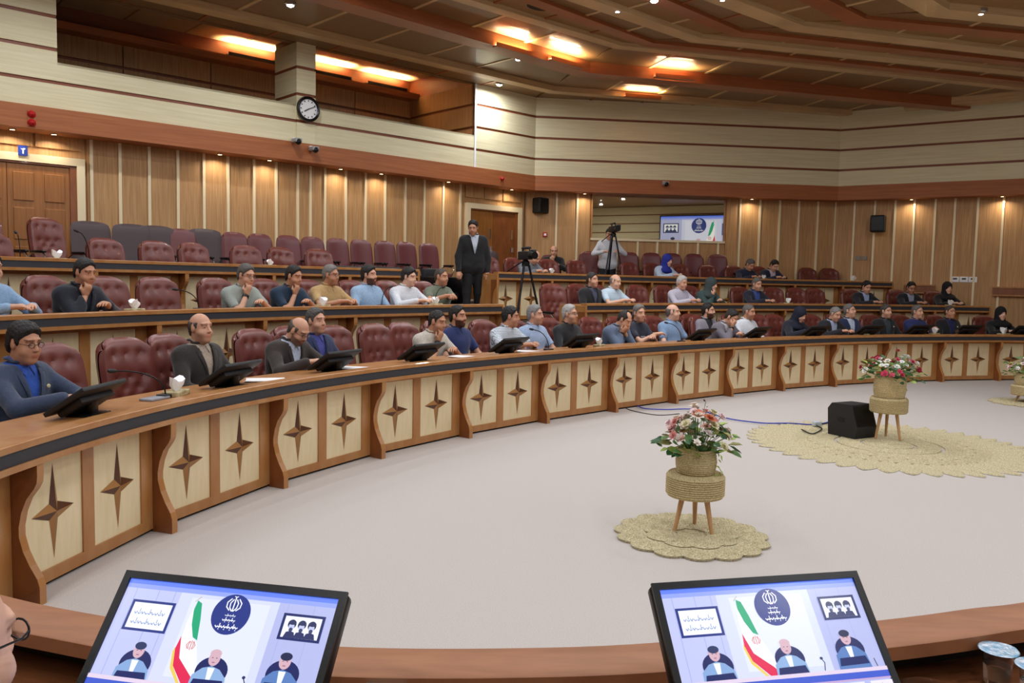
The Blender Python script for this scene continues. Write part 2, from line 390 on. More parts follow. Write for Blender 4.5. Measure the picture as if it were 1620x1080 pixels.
# air vents in the ceiling
angA0 = math.atan2(dA.y, dA.x)
for px, py, nb in ((705, 44, 'above the balcony corner'), (966, 112, 'over the brown beam corner'), (1358, 150, 'near the right wall'), (853, 10, 'beside the lit cove')):
    g = G(px, py, CEIL); t = thing('ceiling_vent', 'dark oval air vent in the ceiling '+nb, 'vent', (g.x, g.y, CEIL-.004), angA0, None, (1.5, 1, 1))
    MB().lathe([(0, .003), (.13, .003), (.14, -.006), (.12, -.004), (.0, -.002)], 24).obj('grille', M_BLACK, t, True)
def lamp(x, y, seen):
    t = thing('downlight', 'small round white ceiling downlight glowing between the beams', 'lamp', (x, y, CEIL-.02), 0, 'downlights in the beamed ceiling')
    MB().lathe([(.0, .02), (.085, .02), (.085, -.02), (.065, -.035), (.06, -.03)], 20).obj('housing', M_CHROME, t, True)
    MB().lathe([(0, -.055), (.03, -.05), (.05, -.035), (.055, -.015)], 16).obj('bulb', M_LAMP, t, True)
    a = area('downlight_beam', (0, 0, -.07), .16, LAMP_W, (.93, .96, 1.0), parent=t)
for i, (x, y) in enumerate(LAMP_XY): lamp(x, y, i < len(LAMPS_SEEN))
def soffit(i, px, py):
    h = onwall(px, py, LOWP[i], LOWP[(i+1) % n8]); a, b = POLY[i], POLY[(i+1) % n8]; t = (b-a).normalized(); nn = V2(-t.y, t.x)
    p = V2(h.x, h.y)-nn*.2
    q = thing('soffit_spotlight', 'small recessed warm spotlight under the wooden band washing the wall panels', 'lamp', (p.x, p.y, ZB-.012), 0, 'soffit spotlights')
    MB().lathe([(0, .012), (.05, .012), (.05, -.004), (.035, -.006)], 14).obj('housing', M_CHROME, q, True)
    MB().lathe([(0, -.004), (.034, -.004)], 12).obj('lens', M_LAMPW, q)
    area('soffit_beam', (0, 0, -.02), .06, SOFFIT_W, (1, .86, .66), parent=q, spread=2.6)
for px in (340, 418, 530, 594): soffit(0, px, 270)
for px in (700, 800): soffit(0, px, 300)
for px in (15, 80): soffit(0, px, 235)
for px in (922, 1184): soffit(1, px, 318)
for px in (1444, 1586, 1700): soffit(2, px, 320)
def cove(px, py, z, l, base, pw, rot):
    g = G(px, py, CEIL); q = thing('cove_uplight', base[0], 'lamp', (g.x, g.y, z), rot, base[1])
    MB().box(-l/2, l/2, -.05, .05, -.05, -.03).box(-l/2, l/2, -.05, -.04, -.03, .02).box(-l/2, l/2, .04, .05, -.03, .02).obj('trough', M_CBROWN, q); MB().box(-l/2+.02, l/2-.02, -.02, .02, -.03, -.015).obj('tube', M_LAMPW, q)
    area('cove_glow', (0, 0, -.01), l*.9, pw, (1, .78, .46), (math.pi+.5, 0, 0), 'RECTANGLE', .06, parent=q)
angA = math.atan2(dA.y, dA.x); angB = math.radians(14.5)
cl = ('warm linear uplight hidden behind a brown ceiling beam', 'cove uplights on the ceiling beams')
for px, py, an in ((812, 60, angA), (896, 82, angA), (1068, 106, angB)): cove(px, py, CEIL-.17, .8, cl, COVE_W*.9, an)
cove(1017, 143, CEIL-.11, .8, cl, COVE_W*.9, angB)
cl2 = ('warm linear uplight on the ledge at the back of the dark balcony', 'balcony uplights')
for px in (400, 520, 612):
    h = onwall(px, 100, POLY[0], POLY[1]); t = dA; nn = V2(-dA.y, dA.x); p = V2(h.x, h.y)
    r = ray(px, 100); den = r.x*nn.x+r.y*nn.y; tt = ((pA0+nn*(BD-.2)).dot(nn))/den; g = V2(r.x*tt, r.y*tt)
    q = thing('cove_uplight', cl2[0], 'lamp', (g.x, g.y, 5.67), angA, cl2[1])
    MB().box(-.5, .5, -.05, .05, -.05, -.03).box(-.5, .5, -.06, -.05, -.05, .05).box(-.5, .5, .05, .06, -.05, .03).obj('trough', M_METAL, q); MB().box(-.48, .48, -.02, .02, -.03, -.015).obj('tube', M_LAMPW, q)
    area('cove_glow', (0, 0, .0), .9, COVE_W*1.6, (1, .82, .52), (math.pi, 0, 0), 'RECTANGLE', .06, 1.9, q)

# ------------------------------------------------------------------ doors, mirror, wall fittings
def door(i, name, x0, x1, z0, z1, leaves, open_=False):
    M = FR(LOWP[i], LOWP[i+1]); fr = .11
    d = struct(MB().box(x0+fr, x1-fr, .0, .028, z0, z1-fr, 0, M).obj(name, M_DOOR))
    f = MB().box(x0, x0+fr, -.07, .03, z0, z1, 0, M).box(x1-fr, x1, -.07, .03, z0, z1, 0, M).box(x0+fr, x1-fr, -.07, .03, z1-fr, z1, 0, M).obj('door_frame', M_BATTEN, d)
    MB().box(x0+fr, x0+fr+.03, -.05, .03, z0, z1-fr, 0, M).box(x1-fr-.09, x1-fr, -.05, .03, z0, z1-fr, 0, M).box(x0+fr, x1-fr, -.05, .03, z1-fr-.03, z1-fr, 0, M).obj('door_reveal', M_DESKD, d)
    xa, xb = x0+fr+.03, x1-fr-.09; n = leaves
    for k in range(n):
        a, b = xa+(xb-xa)*k/n+.004, xa+(xb-xa)*(k+1)/n-.004
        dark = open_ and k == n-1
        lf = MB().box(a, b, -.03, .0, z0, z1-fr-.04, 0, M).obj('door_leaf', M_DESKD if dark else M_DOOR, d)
        if not open_:
            wv = (b-a)/2
            for c in range(2):
                for (q0, q1) in ((.1, .75), (.85, 1.3), (1.4, z1-fr-.15-z0)):
                    put('raised_panel', MB().box(a+wv*c+.07, a+wv*(c+1)-.07, -.045, -.03, z0+q0, z0+q1, 0, M, .012).mesh('raised_panel', M_DOOR), lf)
        else:
            MB().box(b-.09, b-.03, -.06, -.03, z0+1.0, z0+1.12, 0, M, .008).obj('door_handle', M_CHROME, lf)
            MB().box(b-.1, b-.06, -.05, -.03, z1-fr-.6, z1-fr-.4, 0, M).obj('door_closer', M_CHROME, lf)
    return d
door(0, 'door_1', dl0, dl1, LEV4, DZ1, 2); door(0, 'door_2', dr0, dr1, LEV4, DZ2, 2, True)
Mb = FR(LOWP[1], LOWP[2])
win = struct(MB().box(stripB[-1]+.02, stripB3[0]-.02, -.004, .028, wz0, ZB, 0, Mb).obj('window_1', M_MIRROR))
MB().box(stripB[-1], stripB3[0], -.05, .03, wz0-.05, wz0, 0, Mb).obj('window_sill', M_BATTEN, win)
MB().box(stripB3[0]-.03, stripB3[0], -.03, .03, wz0, ZB, 0, Mb).box(stripB[-1], stripB[-1]+.03, -.03, .03, wz0, ZB, 0, Mb).obj('window_frame', M_DESK, win)
def wallpt(i, px, py, low=True, off=.0):
    P = LOWP if low else POLY; a, b = P[i], P[(i+1) % n8]; h = onwall(px, py, a, b); t = (b-a).normalized(); nn = V2(-t.y, t.x)
    return Vector((h.x-nn.x*off, h.y-nn.y*off, h.z)), math.atan2(t.y, t.x)
# clock (faces -y in its own frame)
p, an = wallpt(0, 483, 174, False, .075)
ck = thing('wall_clock', 'round wall clock with black rim and white dial on the maple column', 'clock', p, an)
RX = Matrix.Rotation(math.pi/2, 4, 'X')
def disc(name, prof, mt, par, n=32, M=RX, c=(0, 0, 0)):
    m = MB().lathe(prof, n); m.v = [tuple(M @ Vector(q)+Vector(c)) for q in m.v]; return m.obj(name, mt, par, True)
disc('rim', [(.15, .0), (.205, .0), (.215, .02), (.21, .05), (.185, .06), (.165, .045)], M_PLASTIC, ck, 40)
disc('dial', [(0, .03), (.17, .03)], M_WHITE, ck, 40)
for k in range(12): put('hour_mark', MB().box(-.008, .008, -.035, -.032, .125, .15, 0, Matrix.Rotation(k*math.pi/6, 4, 'Y')).mesh('hour_mark', M_PLASTM), ck)
for nm, L_, a, wd in (('hour_hand', .09, 240, .008), ('minute_hand', .14, 65, .006)):
    MB().box(-wd, wd, -.042, -.038, -.02, L_, 0, Matrix.Rotation(math.radians(a), 4, 'Y')).obj(nm, M_PLASTM, ck)
def bell(px, py, i, lab, n=1, r=.05):
    p, an = wallpt(i, px, py, False, .03); b = thing('alarm_bell', lab, 'alarm', p, an)
    for k in range(n):
        c = (0, -.0, (.5-k)*r*2.1 if n > 1 else 0)
        disc('bell_dome', [(0, .07), (r*.6, .055), (r*.95, .02), (r, 0)], M_RED, b, 20, RX, c)
    MB().box(-.05, .05, -.012, .0, -.06-.05*(n > 1), .06+.05*(n > 1), 0, None, .006).obj('back_plate', M_BAND, b)
bell(49, 188, 0, 'pair of red alarm domes on the wooden band above the door', 2, .055); bell(792, 283, 0, 'single red alarm dome on the wooden band by the corner', 1, .05)
def cctv(px, py, i, lab):
    p, an = wallpt(i, px, py, False, .03); b = thing('security_camera', lab, 'camera', p, an)
    MB().box(-.04, .04, -.06, 0, .02, .08, 0, None, .008).obj('bracket', M_WHITE, b)
    MB().box(-.06, .06, -.2, -.03, -.01, .06, 0, None, .015).obj('housing', mat('cctv_grey', '#9a9a9c', .4), b)
    disc('lens', [(0, .22), (.03, .215), (.045, .2), (.05, .16)], M_PLASTIC, b, 16, RX, (0, 0, .0))
cctv(490, 239, 0, 'security camera on the band below the wall clock'); cctv(1050, 293, 1, 'security camera on the band above the mirror window'); cctv(463, 226, 0, 'small sensor camera at the foot of the maple column')
def wallspk(px0, px1, py0, py1, i, lab):
    p, an = wallpt(i, (px0+px1)/2, (py0+py1)/2, True, .1); q0, _ = wallpt(i, px0, py0, True, .1); q1, _ = wallpt(i, px1, py1, True, .1)
    hh = q0.z-q1.z; ww = .30; b = thing('wall_loudspeaker', lab, 'loudspeaker', p, an)
    MB().box(-ww/2, ww/2, -.26, -.02, -hh/2, hh/2, 0, None, .025).obj('cabinet', M_PLASTM, b)
    MB().box(-ww/2+.02, ww/2-.02, -.268, -.255, -hh/2+.03, hh/2-.03, 0, None, .006).obj('grille', M_PLASTIC, b)
    MB().box(-.05, .05, -.03, .1, -.06, .06).obj('bracket', M_METAL, b)
wallspk(834, 853, 313, 339, 0, 'black wall loudspeaker beside the open door'); wallspk(1383, 1401, 342, 368, 2, 'black wall loudspeaker on the right oak wall')
p, an = wallpt(1, 862, 371, True, .01); b = thing('fire_call_point', 'small red fire call point beside the seated man in black', 'alarm', p, an)
MB().box(-.05, .05, -.03, 0, -.05, .05, 0, None, .008).obj('case', M_RED, b); MB().box(-.025, .025, -.036, -.03, -.025, .025).obj('window', M_WHITE, b)
p, an = wallpt(2, 1525, 442, True, .01); b = thing('switch_panel', 'row of three white switch plates on the right oak wall', 'switch', p, an)
for k in range(3):
    pl = MB().box(-.25+k*.17, -.09+k*.17, -.015, 0, -.06, .06, 0, None, .005).obj('plate', M_WHITE, b); MB().box(-.21+k*.17, -.13+k*.17, -.022, -.015, .0, .03).obj('rocker', M_PLASTM, pl)
p, an = wallpt(2, 1362, 408, True, .01); b = thing('socket_plate', 'pair of small grey sockets low on the right oak wall', 'socket', p, an)
for k in range(2): MB().box(-.12+k*.14, -.01+k*.14, -.015, 0, -.05, .05, 0, None, .005).obj('plate', mat('socket_grey', '#8d8478', .5), b)
for k, (x0, x1, y) in enumerate(((1431, 1479, 455), (1571, 1680, 459))):
    a, an = wallpt(2, x0, y); c, _ = wallpt(2, x1, y); L_ = (c-a).length
    b = thing('wall_ledge', ('short', 'long')[k]+' dark inlaid ledge fixed to the right oak wall', 'ledge', a, an)
    MB().box(0, L_, -.1, 0, -.09, .05).obj('inlay', M_DESKD, b); MB().box(0, L_, -.12, 0, .05, .08).box(0, L_, -.12, 0, -.12, -.09).obj('lip', M_DESK, b)
p, an = wallpt(0, 34, 239, True, .075); b = thing('door_sign', 'small blue door sign with a white numeral on the left door frame', 'sign', p, an)
MB().box(-.06, .06, -.01, 0, -.07, .07).obj('plate', mat('sign_blue', '#1c3a9a', .4), b)
MB().prism([(-.03, .035), (-.012, .022), (.0, .035), (.03, .035), (.03, .02), (.012, .012), (.008, -.045), (-.008, -.045), (-.008, .012), (-.02, .015)], -.0135, -.0105).obj('numeral', M_WHITE, b)

# ------------------------------------------------------------------ the curved desk rows: one plan curve, three offsets
BR = [(-2.245, 3.873), (-2.074, 5.007), (-1.693, 6.137), (-1.124, 7.223), (-.397, 8.246), (.43, 9.194), (1.32, 10.083), (2.233, 10.924), (3.184, 11.722), (4.171, 12.457), (5.22, 13.11), (6.308, 13.663), (7.459, 14.105), (8.635, 14.44)]
BAY = 1.228
def extend(P, k0, a0, k1, a1):
    P = [V2(*p) for p in P]; d = P[1]-P[0]; h = math.atan2(d.y, d.x); c = P[0]; pre = []
    for k in range(k0): h += math.radians(a0); c = c-V2(math.cos(h), math.sin(h))*BAY; pre.insert(0, c)
    d = P[-1]-P[-2]; h = math.atan2(d.y, d.x); c = P[-1]; post = []
    for k in range(k1): h -= math.radians(a1); c = c+V2(math.cos(h), math.sin(h))*BAY; post.append(c)
    return pre+P+post
CTRL = extend(BR, 2, 9.5, 3, 9.0); NPRE = 2
def catmull(C, n=12):
    out = []
    for i in range(len(C)-1):
        p0, p1, p2, p3 = C[max(i-1, 0)], C[i], C[i+1], C[min(i+2, len(C)-1)]
        for k in range(n):
            u = k/n; out.append(.5*((2*p1)+(p2-p0)*u+(2*p0-5*p1+4*p2-p3)*u*u+(-p0+3*p1-3*p2+p3)*u**3))
    return out+[C[-1]]
BASE = catmull(CTRL)
def normals(D):
    r = []
    for i in range(len(D)):
        d = (D[min(i+1, len(D)-1)]-D[max(i-1, 0)]).normalized(); r.append(V2(-d.y, d.x))
    return r
BN = normals(BASE)
def off(o): return [p+n*o for p, n in zip(BASE, BN)]
def hit(curve, px, py):
    d = ray(px, py); g = [c.x*d.y-c.y*d.x for c in curve]; best = None
    for i in range(len(g)-1):
        if (g[i] > 0) != (g[i+1] > 0) and curve[i].y > 0: best = i
    i = best; u = g[i]/(g[i]-g[i+1]); return i+u
def cat(curve, s):
    i = min(int(s), len(curve)-2); return curve[i].lerp(curve[i+1], s-i)
def seg(curve, s0, s1):
    r = [cat(curve, s0)]+[curve[i] for i in range(int(s0)+1, int(math.ceil(s1)))]+[cat(curve, s1)]
    return r
def arclen(c):
    L = [0]
    for a, b in zip(c[:-1], c[1:]): L.append(L[-1]+(b-a).length)
    return L
def sweep(s0, s1, prof, mt, name, parent=None, m=None, smooth=True):
    """closed profile [(offset, z)] swept along the plan curve between curve params"""
    cs = [seg(off(o), s0, s1) for o, z in prof]; K = len(prof); N = len(cs[0]); v = []; f = []
    for j in range(N): v += [(cs[k][j].x, cs[k][j].y, prof[k][1]) for k in range(K)]
    for j in range(N-1): f += [(j*K+k, j*K+(k+1) % K, (j+1)*K+(k+1) % K, (j+1)*K+k) for k in range(K)]
    f += [tuple(range(K)), tuple(range((N-1)*K, N*K))]
    return MB().add(v, f).obj(name, mt, parent, smooth)
LEV = [0, .46, .92, LEV4]; OFFS = [0, 1.8, 3.6]; HL = .82
SEND = len(BASE)-1.001
s2a, s2b = hit(off(1.8), 797, 478), hit(off(1.8), 928, 478); s2c = hit(off(1.8), 1567, 490)
s3a, s3b = hit(off(3.6), 663, 424), hit(off(3.6), 788, 430); s3c = hit(off(3.6), 1413, 452)
s2w = min(SEND, s2c+9); s3w = min(SEND, s3c+4)
# tier platforms (curved steps of the floor)
def platform(o0, o1, z0, z1, name, sa=0, sb=SEND): return struct(sweep(sa, sb, [(o0, z0), (o0, z1), (o1, z1), (o1, z0)], M_CARPET2, name))
platform(1.86, 3.72, 0.001, .46, 'floor_tier_1', 0, s2c+2); platform(3.66, 5.32, .001, .92, 'floor_tier_2', 0, s3c+1); platform(5.3, 6.6, .001, LEV4, 'floor_tier_3', 0, s3c-2)
for zs, o0, z0, sa, sb in ((0, 1.55, .0, s2a, s2b), (1, 3.36, .46, s3a, s3b)):
    struct(sweep(sa+.3, sb-.3, [(o0, z0), (o0, z0+.23), (o0+.34, z0+.23), (o0+.34, z0)], M_CARPET2, 'floor_step_%d' % (zs+1)))
# --- shared bay pieces (local: x along the bay, y outwards, z up; y=0 is the ledge/bracket front)
PD = .15                                            # panel plane behind the bracket front
BPROF = [(0, 0), (0, .09), (-.012, .13), (-.05, .19), (-.085, .26), (-.105, .33), (-.105, .38), (-.09, .45), (-.06, .52), (-.02, .57), (-.004, .6), (0, .63), (0, .69)]
def bay_meshes():
    r = {}
    m = MB()
    poly = [(-d, z) for d, z in BPROF]+[(PD, .69), (PD, 0)]
    v = [(-.024, y, z) for y, z in poly]+[(.024, y, z) for y, z in poly]; n = len(poly)
    m.add(v, [tuple(range(n)), tuple(reversed(range(n, 2*n)))]); m.add(v, [((i+1) % n, i, n+i, n+(i+1) % n) for i in range(n-2)], 1)
    r['bracket'] = m.mesh('bracket', [M_DESKD, M_DESK])
    m = MB(); y0, y1 = PD+.008, PD+.05
    x1, x2, x3, x4 = .065, .535, .635, 1.105
    for a, b in ((0, x1), (x2, x3), (x4, BAY)): m.box(a, b, PD-.004, y1, .02, .69)
    for a, b in ((x1, x2), (x3, x4)): m.box(a, b, PD-.004, y1, .02, .085).box(a, b, PD-.004, y1, .655, .69)
    r['frame'] = m.mesh('frame', M_DESK)
    r['panel'] = MB().box(-.235, .235, PD+.006, y1-.005, .085, .655).mesh('panel', M_CREAM)
    cz = .375; out = [(0, .250), (.034, .044), (.168, 0), (.034, -.044), (0, -.250), (-.034, -.044), (-.168, 0), (-.034, .044)]
    m = MB(); v = [(0, PD-.016, cz)]+[(x, PD+.005, cz+z) for x, z in out]
    for k in range(8): m.add([v[0], v[1+k], v[1+(k+1) % 8]], [(0, 1, 2)], k % 2)
    r['star'] = m.mesh('star', [M_STAR1, M_STAR2])
    r['plinth'] = MB().box(0, BAY, PD+.02, PD+.06, 0, .02).mesh('plinth', M_BLACK)
    return r
BM = bay_meshes()
def bay(a, b, z, label, group, brk=True, half=False):
    t = b-a; L = t.length
    e = thing('desk_bay', label, 'desk', (a.x, a.y, z), math.atan2(t.y, t.x), group, (L/BAY, 1, 1))
    put('frame', BM['frame'], e); put('plinth', BM['plinth'], e)
    if brk: put('bracket', BM['bracket'], e)
    for cx in (.30, .87):
        p = put('panel', BM['panel'], e, (cx, 0, 0)); put('star', BM['star'], p)
    return e
def worktop(s0, s1, o, z, lab, lead=0):
    c = seg(off(o), s0, s1); e = thing('curved_worktop', lab, 'worktop', (c[0].x, c[0].y, z))
    Z = z+HL; parts = []
    parts.append(sweep(s0, s1, [(o+.0, Z-.034), (o+.0, Z-.004), (o+.004, Z), (o+.12, Z), (o+.12, Z-.034)], M_DESK, 'ledge'))
    parts.append(sweep(s0, s1, [(o+.008, Z-.1), (o+.008, Z-.034), (o+.1, Z-.034), (o+.1, Z-.1)], M_STRIP, 'ledge_inlay'))
    parts.append(sweep(s0, s1, [(o-.004, Z-.13), (o-.004, Z-.1), (o+.14, Z-.1), (o+.14, Z-.13)], M_DESK, 'lower_lip'))
    parts.append(sweep(s0, s1, [(o+.118, Z-.06), (o+.118, Z-.028), (o+.56, Z-.028), (o+.56, Z-.06)], M_DESK, 'work_surface'))
    parts.append(sweep(s0, s1, [(o+.205, z+.02), (o+.205, Z-.06), (o+.22, Z-.06), (o+.22, z+.02)], M_DESKD, 'back_board'))
    for p in parts: p.parent = e; p.location = (-c[0].x, -c[0].y, -z)
    for p in parts: p.location = Vector((-c[0].x, -c[0].y, -z))
    return e
def endcap(s, o, z, lab):
    p = cat(off(o), s); i = min(int(s), len(BN)-2); n = BN[i].lerp(BN[i+1], s-i)
    e = thing('desk_end_panel', lab, 'desk', (p.x, p.y, z), math.atan2(n.y, n.x))
    MB().box(.0, .56, -.02, .02, 0, HL-.036, 0, None, .004).obj('board', M_DESK, e)
    return e
def bays(params, o, z, label, group):
    c = off(o); P = [cat(c, s) for s in params]
    for a, b in zip(P[:-1], P[1:]): bay(a, b, z, label, group)
def params_px(o, pxs, py): return [hit(off(o), x, py) for x in pxs]
def resample(o, s0, s1, frm='end'):
    c = seg(off(o), s0, s1); L = arclen(c); n = max(1, round(L[-1]/BAY)); base = off(o)
    out = []; fine = np.linspace(s0, s1, 400); pts = [cat(base, s) for s in fine]; AL = arclen(pts)
    for k in range(n+1): out.append(float(np.interp(AL[-1]*k/n, AL, fine)))
    return out
# lowest row: brackets at the measured stations
st = [12*k for k in range(len(CTRL))]; st[-1] = SEND
bays([float(s) for s in st], 0, 0, 'lowest-row desk front bay with two cream star panels and a scooped bracket', 'bays of the lowest desk row')
worktop(0, SEND, 0, 0, 'long curved wooden worktop with dark inlaid ledge of the lowest desk row')
# middle row
m2 = params_px(1.8, (48, 252, 420, 563, 690), 490)+[s2a]
pre = resample(1.8, max(0, m2[0]-22), m2[0]); G2 = 'bays of the middle desk row'
bays(pre[:-1]+m2, 1.8, LEV[1], 'middle-row desk front bay with cream star panels left of the stepped aisle', G2+' by the left wall')
bays(resample(1.8, s2b, s2c), 1.8, LEV[1], 'middle-row desk front bay with cream star panels behind the bearded men in suits', G2+' beyond the aisle')
worktop(max(0, m2[0]-22), s2a, 1.8, LEV[1], 'curved worktop of the middle desk row carrying the men in casual shirts'); worktop(s2b, s2c, 1.8, LEV[1], 'curved worktop of the middle desk row beyond the stepped aisle')
# top row
m3 = params_px(3.6, (296, 434, 554), 425)+[s3a]; pre = resample(3.6, max(0, m3[0]-30), m3[0])
bays(pre[:-1]+m3, 3.6, LEV[2], 'top-row desk front bay with cream star panels before the left wall', 'bays of the top desk row by the left wall')
bays(resample(3.6, s3b, s3c), 3.6, LEV[2], 'top-row desk front bay with cream star panels below the mirror window wall', 'bays of the top desk row beyond the aisle')
worktop(max(0, m3[0]-30), s3a, 3.6, LEV[2], 'curved worktop of the top desk row with mostly empty maroon chairs'); worktop(s3b, s3c, 3.6, LEV[2], 'curved worktop of the top desk row below the mirror window')
endcap(s2a, 1.8, LEV[1], 'plain wooden end panel of the middle desk row at the aisle'); endcap(s2b, 1.8, LEV[1], 'plain wooden end panel beside the big aisle chair'); endcap(s2c, 1.8, LEV[1], 'plain wooden end panel of the middle row near the right wall')
endcap(s3a, 3.6, LEV[2], 'plain wooden end panel of the top row by the walking man'); endcap(s3b, 3.6, LEV[2], 'plain wooden end panel of the top row behind the tripod'); endcap(s3c, 3.6, LEV[2], 'plain wooden end panel of the top row at the right wall')

# ------------------------------------------------------------------ near desk in front of the camera
NEAR = [(33, 947), (159, 972), (340, 1002), (533, 1021), (790, 1024), (1050, 1014), (1398, 979), (1536, 961), (1620, 951)]
NP = [V2(*G(x, y, .8)[:2]) for x, y in NEAR]
d0 = (NP[0]-NP[1]).normalized(); NP = [NP[0]+d0*.7+V2(0, .12), NP[0]+d0*.35+V2(0, .04)]+NP
d1 = (NP[-1]-NP[-2]).normalized(); NP += [NP[-1]+d1*.45+V2(0, .05), NP[-1]+d1*.95+V2(0, .16)]
NC = catmull(NP, 6); NNn = [-n for n in normals(NC)]    # towards the camera
def nsweep(prof, mt, name, parent, i0=0, i1=None):
    C_ = NC[i0:i1]; N_ = NNn[i0:i1]; K = len(prof); v = []; f = []
    for p, n in zip(C_, N_): v += [(p.x+n.x*o, p.y+n.y*o, z) for o, z in prof]
    for j in range(len(C_)-1): f += [(j*K+k, j*K+(k+1) % K, (j+1)*K+(k+1) % K, (j+1)*K+k) for k in range(K)]
    f += [tuple(range(K)), tuple(range((len(C_)-1)*K, len(C_)*K))]
    return MB().add(v, f).obj(name, mt, parent, True)
nd = thing('near_desk', 'curved wooden desk carrying the two lit monitors', 'desk', (0, 0, 0))
jn = [0]+[min(range(len(NC)), key=lambda i: abs(PX((NC[i].x, NC[i].y, .8))[0]-x) if NC[i].y > .5 else 1e9) for x in (34, 792, 1537)]+[len(NC)-1]
for a, b in zip(jn[:-1], jn[1:]):
    nsweep([(0, .765), (0, .797), (.004, .8), (.13, .8), (.134, .797), (.134, .765)], mat('near_ledge_wood', '#a06a45', .55, noise=4, stretch=(2, 9, 4), col2='#8f5c3a', coat=.0), 'ledge_board', nd, a, b+1)
nsweep([(.02, .02), (.02, .765), (.05, .765), (.05, .02)], M_BLACK, 'back_board', nd)
nsweep([(.04, .675), (.04, .70), (.62, .70), (.62, .675)], mat('near_desk_top', '#7a4a2c', .3, noise=4, stretch=(2, 9, 4), col2='#683c22', coat=.3), 'work_surface', nd)
nsweep([(.5, .0), (.5, .675), (.53, .675), (.53, .0)], M_BLACK, 'modesty_board', nd)

# ------------------------------------------------------------------ chairs (face +y in their own frame)
def pad(w, h, d, nu, nv, tuft, mt, name, corner=.35, lean=0, wing=.0, topc=0):
    """upholstered slab: x width, z height, front towards +y, with buttoned dimples"""
    v = []; f = []
    def edge(u, v_):                                    # superellipse mapping of the unit square
        a, b = u, v_
        k = 1-corner*.5*(abs(a)**4)*(abs(b)**4); return a*k, b*k
    for side in (1, -1):
        for j in range(nv+1):
            for i in range(nu+1):
                a, b = -1+2*i/nu, -1+2*j/nv; ex, ez = edge(a, b)
                r = max(abs(a), abs(b)); bul = (1-r**6)**.5 if r < 1 else 0
                y = side*d/2*bul
                if side > 0:
                    y += wing*(a*a)
                    for (tx, tz) in tuft:
                        q = ((ex-tx)*w/2)**2+((ez-tz)*h/2)**2; y -= .024*math.exp(-q/(.024**2)); y -= .009*math.exp(-q/(.055**2))
                else: y += wing*(a*a)*.7
                z = h/2+ez*h/2+topc*(1-ex*ex)*(ez > 0)*ez
                v.append((ex*w/2, y-lean*z, z))
    n = (nu+1)*(nv+1)
    for s in (0, 1):
        for j in range(nv):
            for i in range(nu):
                q = [s*n+j*(nu+1)+i, s*n+j*(nu+1)+i+1, s*n+(j+1)*(nu+1)+i+1, s*n+(j+1)*(nu+1)+i]
                f.append(tuple(q if s else reversed(q)))
    m = MB().add(v, f); me = m.mesh(name, mt, True)
    bm = bmesh.new(); bm.from_mesh(me); bmesh.ops.remove_doubles(bm, verts=bm.verts, dist=.0008); bmesh.ops.recalc_face_normals(bm, faces=bm.faces); bm.to_mesh(me); bm.free()
    return me
TUFT = [(x, z) for z in (.62, .08, -.42) for x in (-.48, 0, .48)]+[(x, -.17) for x in (-.24, .24)]
def star_base(m, r=.3, n=5, z=.07):
    for k in range(n):
        a = 2*math.pi*k/n+.3; c, s = math.cos(a), math.sin(a)
        m.tube([(0, 0, z+.05), (c*r*.6, s*r*.6, z+.025), (c*r, s*r, z)], [.03, .024, .018], 8)
    return m
def make_chair(name, label, group, back, seat_m, mt, arms=True, hz=.47, backz=.46, lean=.18):
    t = thing(name, label, 'chair', (0, 0, 0), 0, group)
    put('backrest', back, t, (0, -.2, backz))
    put('seat', seat_m, t, (0, .02, 0))
    MB().tube([(0, 0, .1), (0, 0, .4)], .028, 12).obj('column', M_CHROME, t, True)
    b = star_base(MB()).obj('base', M_PLASTIC, t, True)
    for k in range(5):
        a = 2*math.pi*k/5+.3; put('castor', CASTOR, b, (.3*math.cos(a), .3*math.sin(a), 0))
    if arms:
        for s in (-1, 1):
            a = MB().tube([(s*.27, -.2, .58), (s*.285, -.1, .64), (s*.285, .12, .63), (s*.28, .2, .56), (s*.25, .16, .46)], [.014]*5, 8).obj('armrest', M_CHROME, t, True)
            MB().box(s*.285-.03, s*.285+.03, -.12, .16, .635, .67, 0, None, .015).obj('arm_pad', M_PLASTIC, a, True)
    return t
CASTOR = MB().lathe([(0, .0), (.024, .004), (.03, .03), (.024, .056), (0, .06)], 10).mesh('castor', M_PLASTIC, True)
BACK1 = pad(.50, .63, .13, 20, 26, TUFT, M_LEATHER, 'backrest', .5, .20, .05, .02)
SEAT1 = pad(.52, .50, .14, 12, 12, [], M_LEATHER, 'seat', .5); 
def flat(me):                                           # lay a slab down as a seat
    me.transform(Matrix.Translation((0, -.25, .45)) @ Matrix.Rotation(-math.pi/2, 4, 'X') @ Matrix.Diagonal((1, 1, -1, 1)))
    me.flip_normals(); return me
SEAT1.transform(Matrix.Translation((0, -.25, .44)) @ Matrix(((1, 0, 0, 0), (0, 0, 1, 0), (0, 1, 0, 0), (0, 0, 0, 1)))); SEAT1.flip_normals()
BACK2 = pad(.46, .60, .10, 12, 14, [], M_LEATHER2, 'backrest', .35, .14, .03, .02); SEAT2 = SEAT1.copy(); SEAT2.materials[0] = M_LEATHER2
BACK3 = pad(.58, .62, .05, 10, 10, [], M_GREYBACK, 'backrest', .2, .10, .01, .02); SEAT3 = SEAT1.copy(); SEAT3.materials[0] = M_PLASTM
CHAIRS = {}
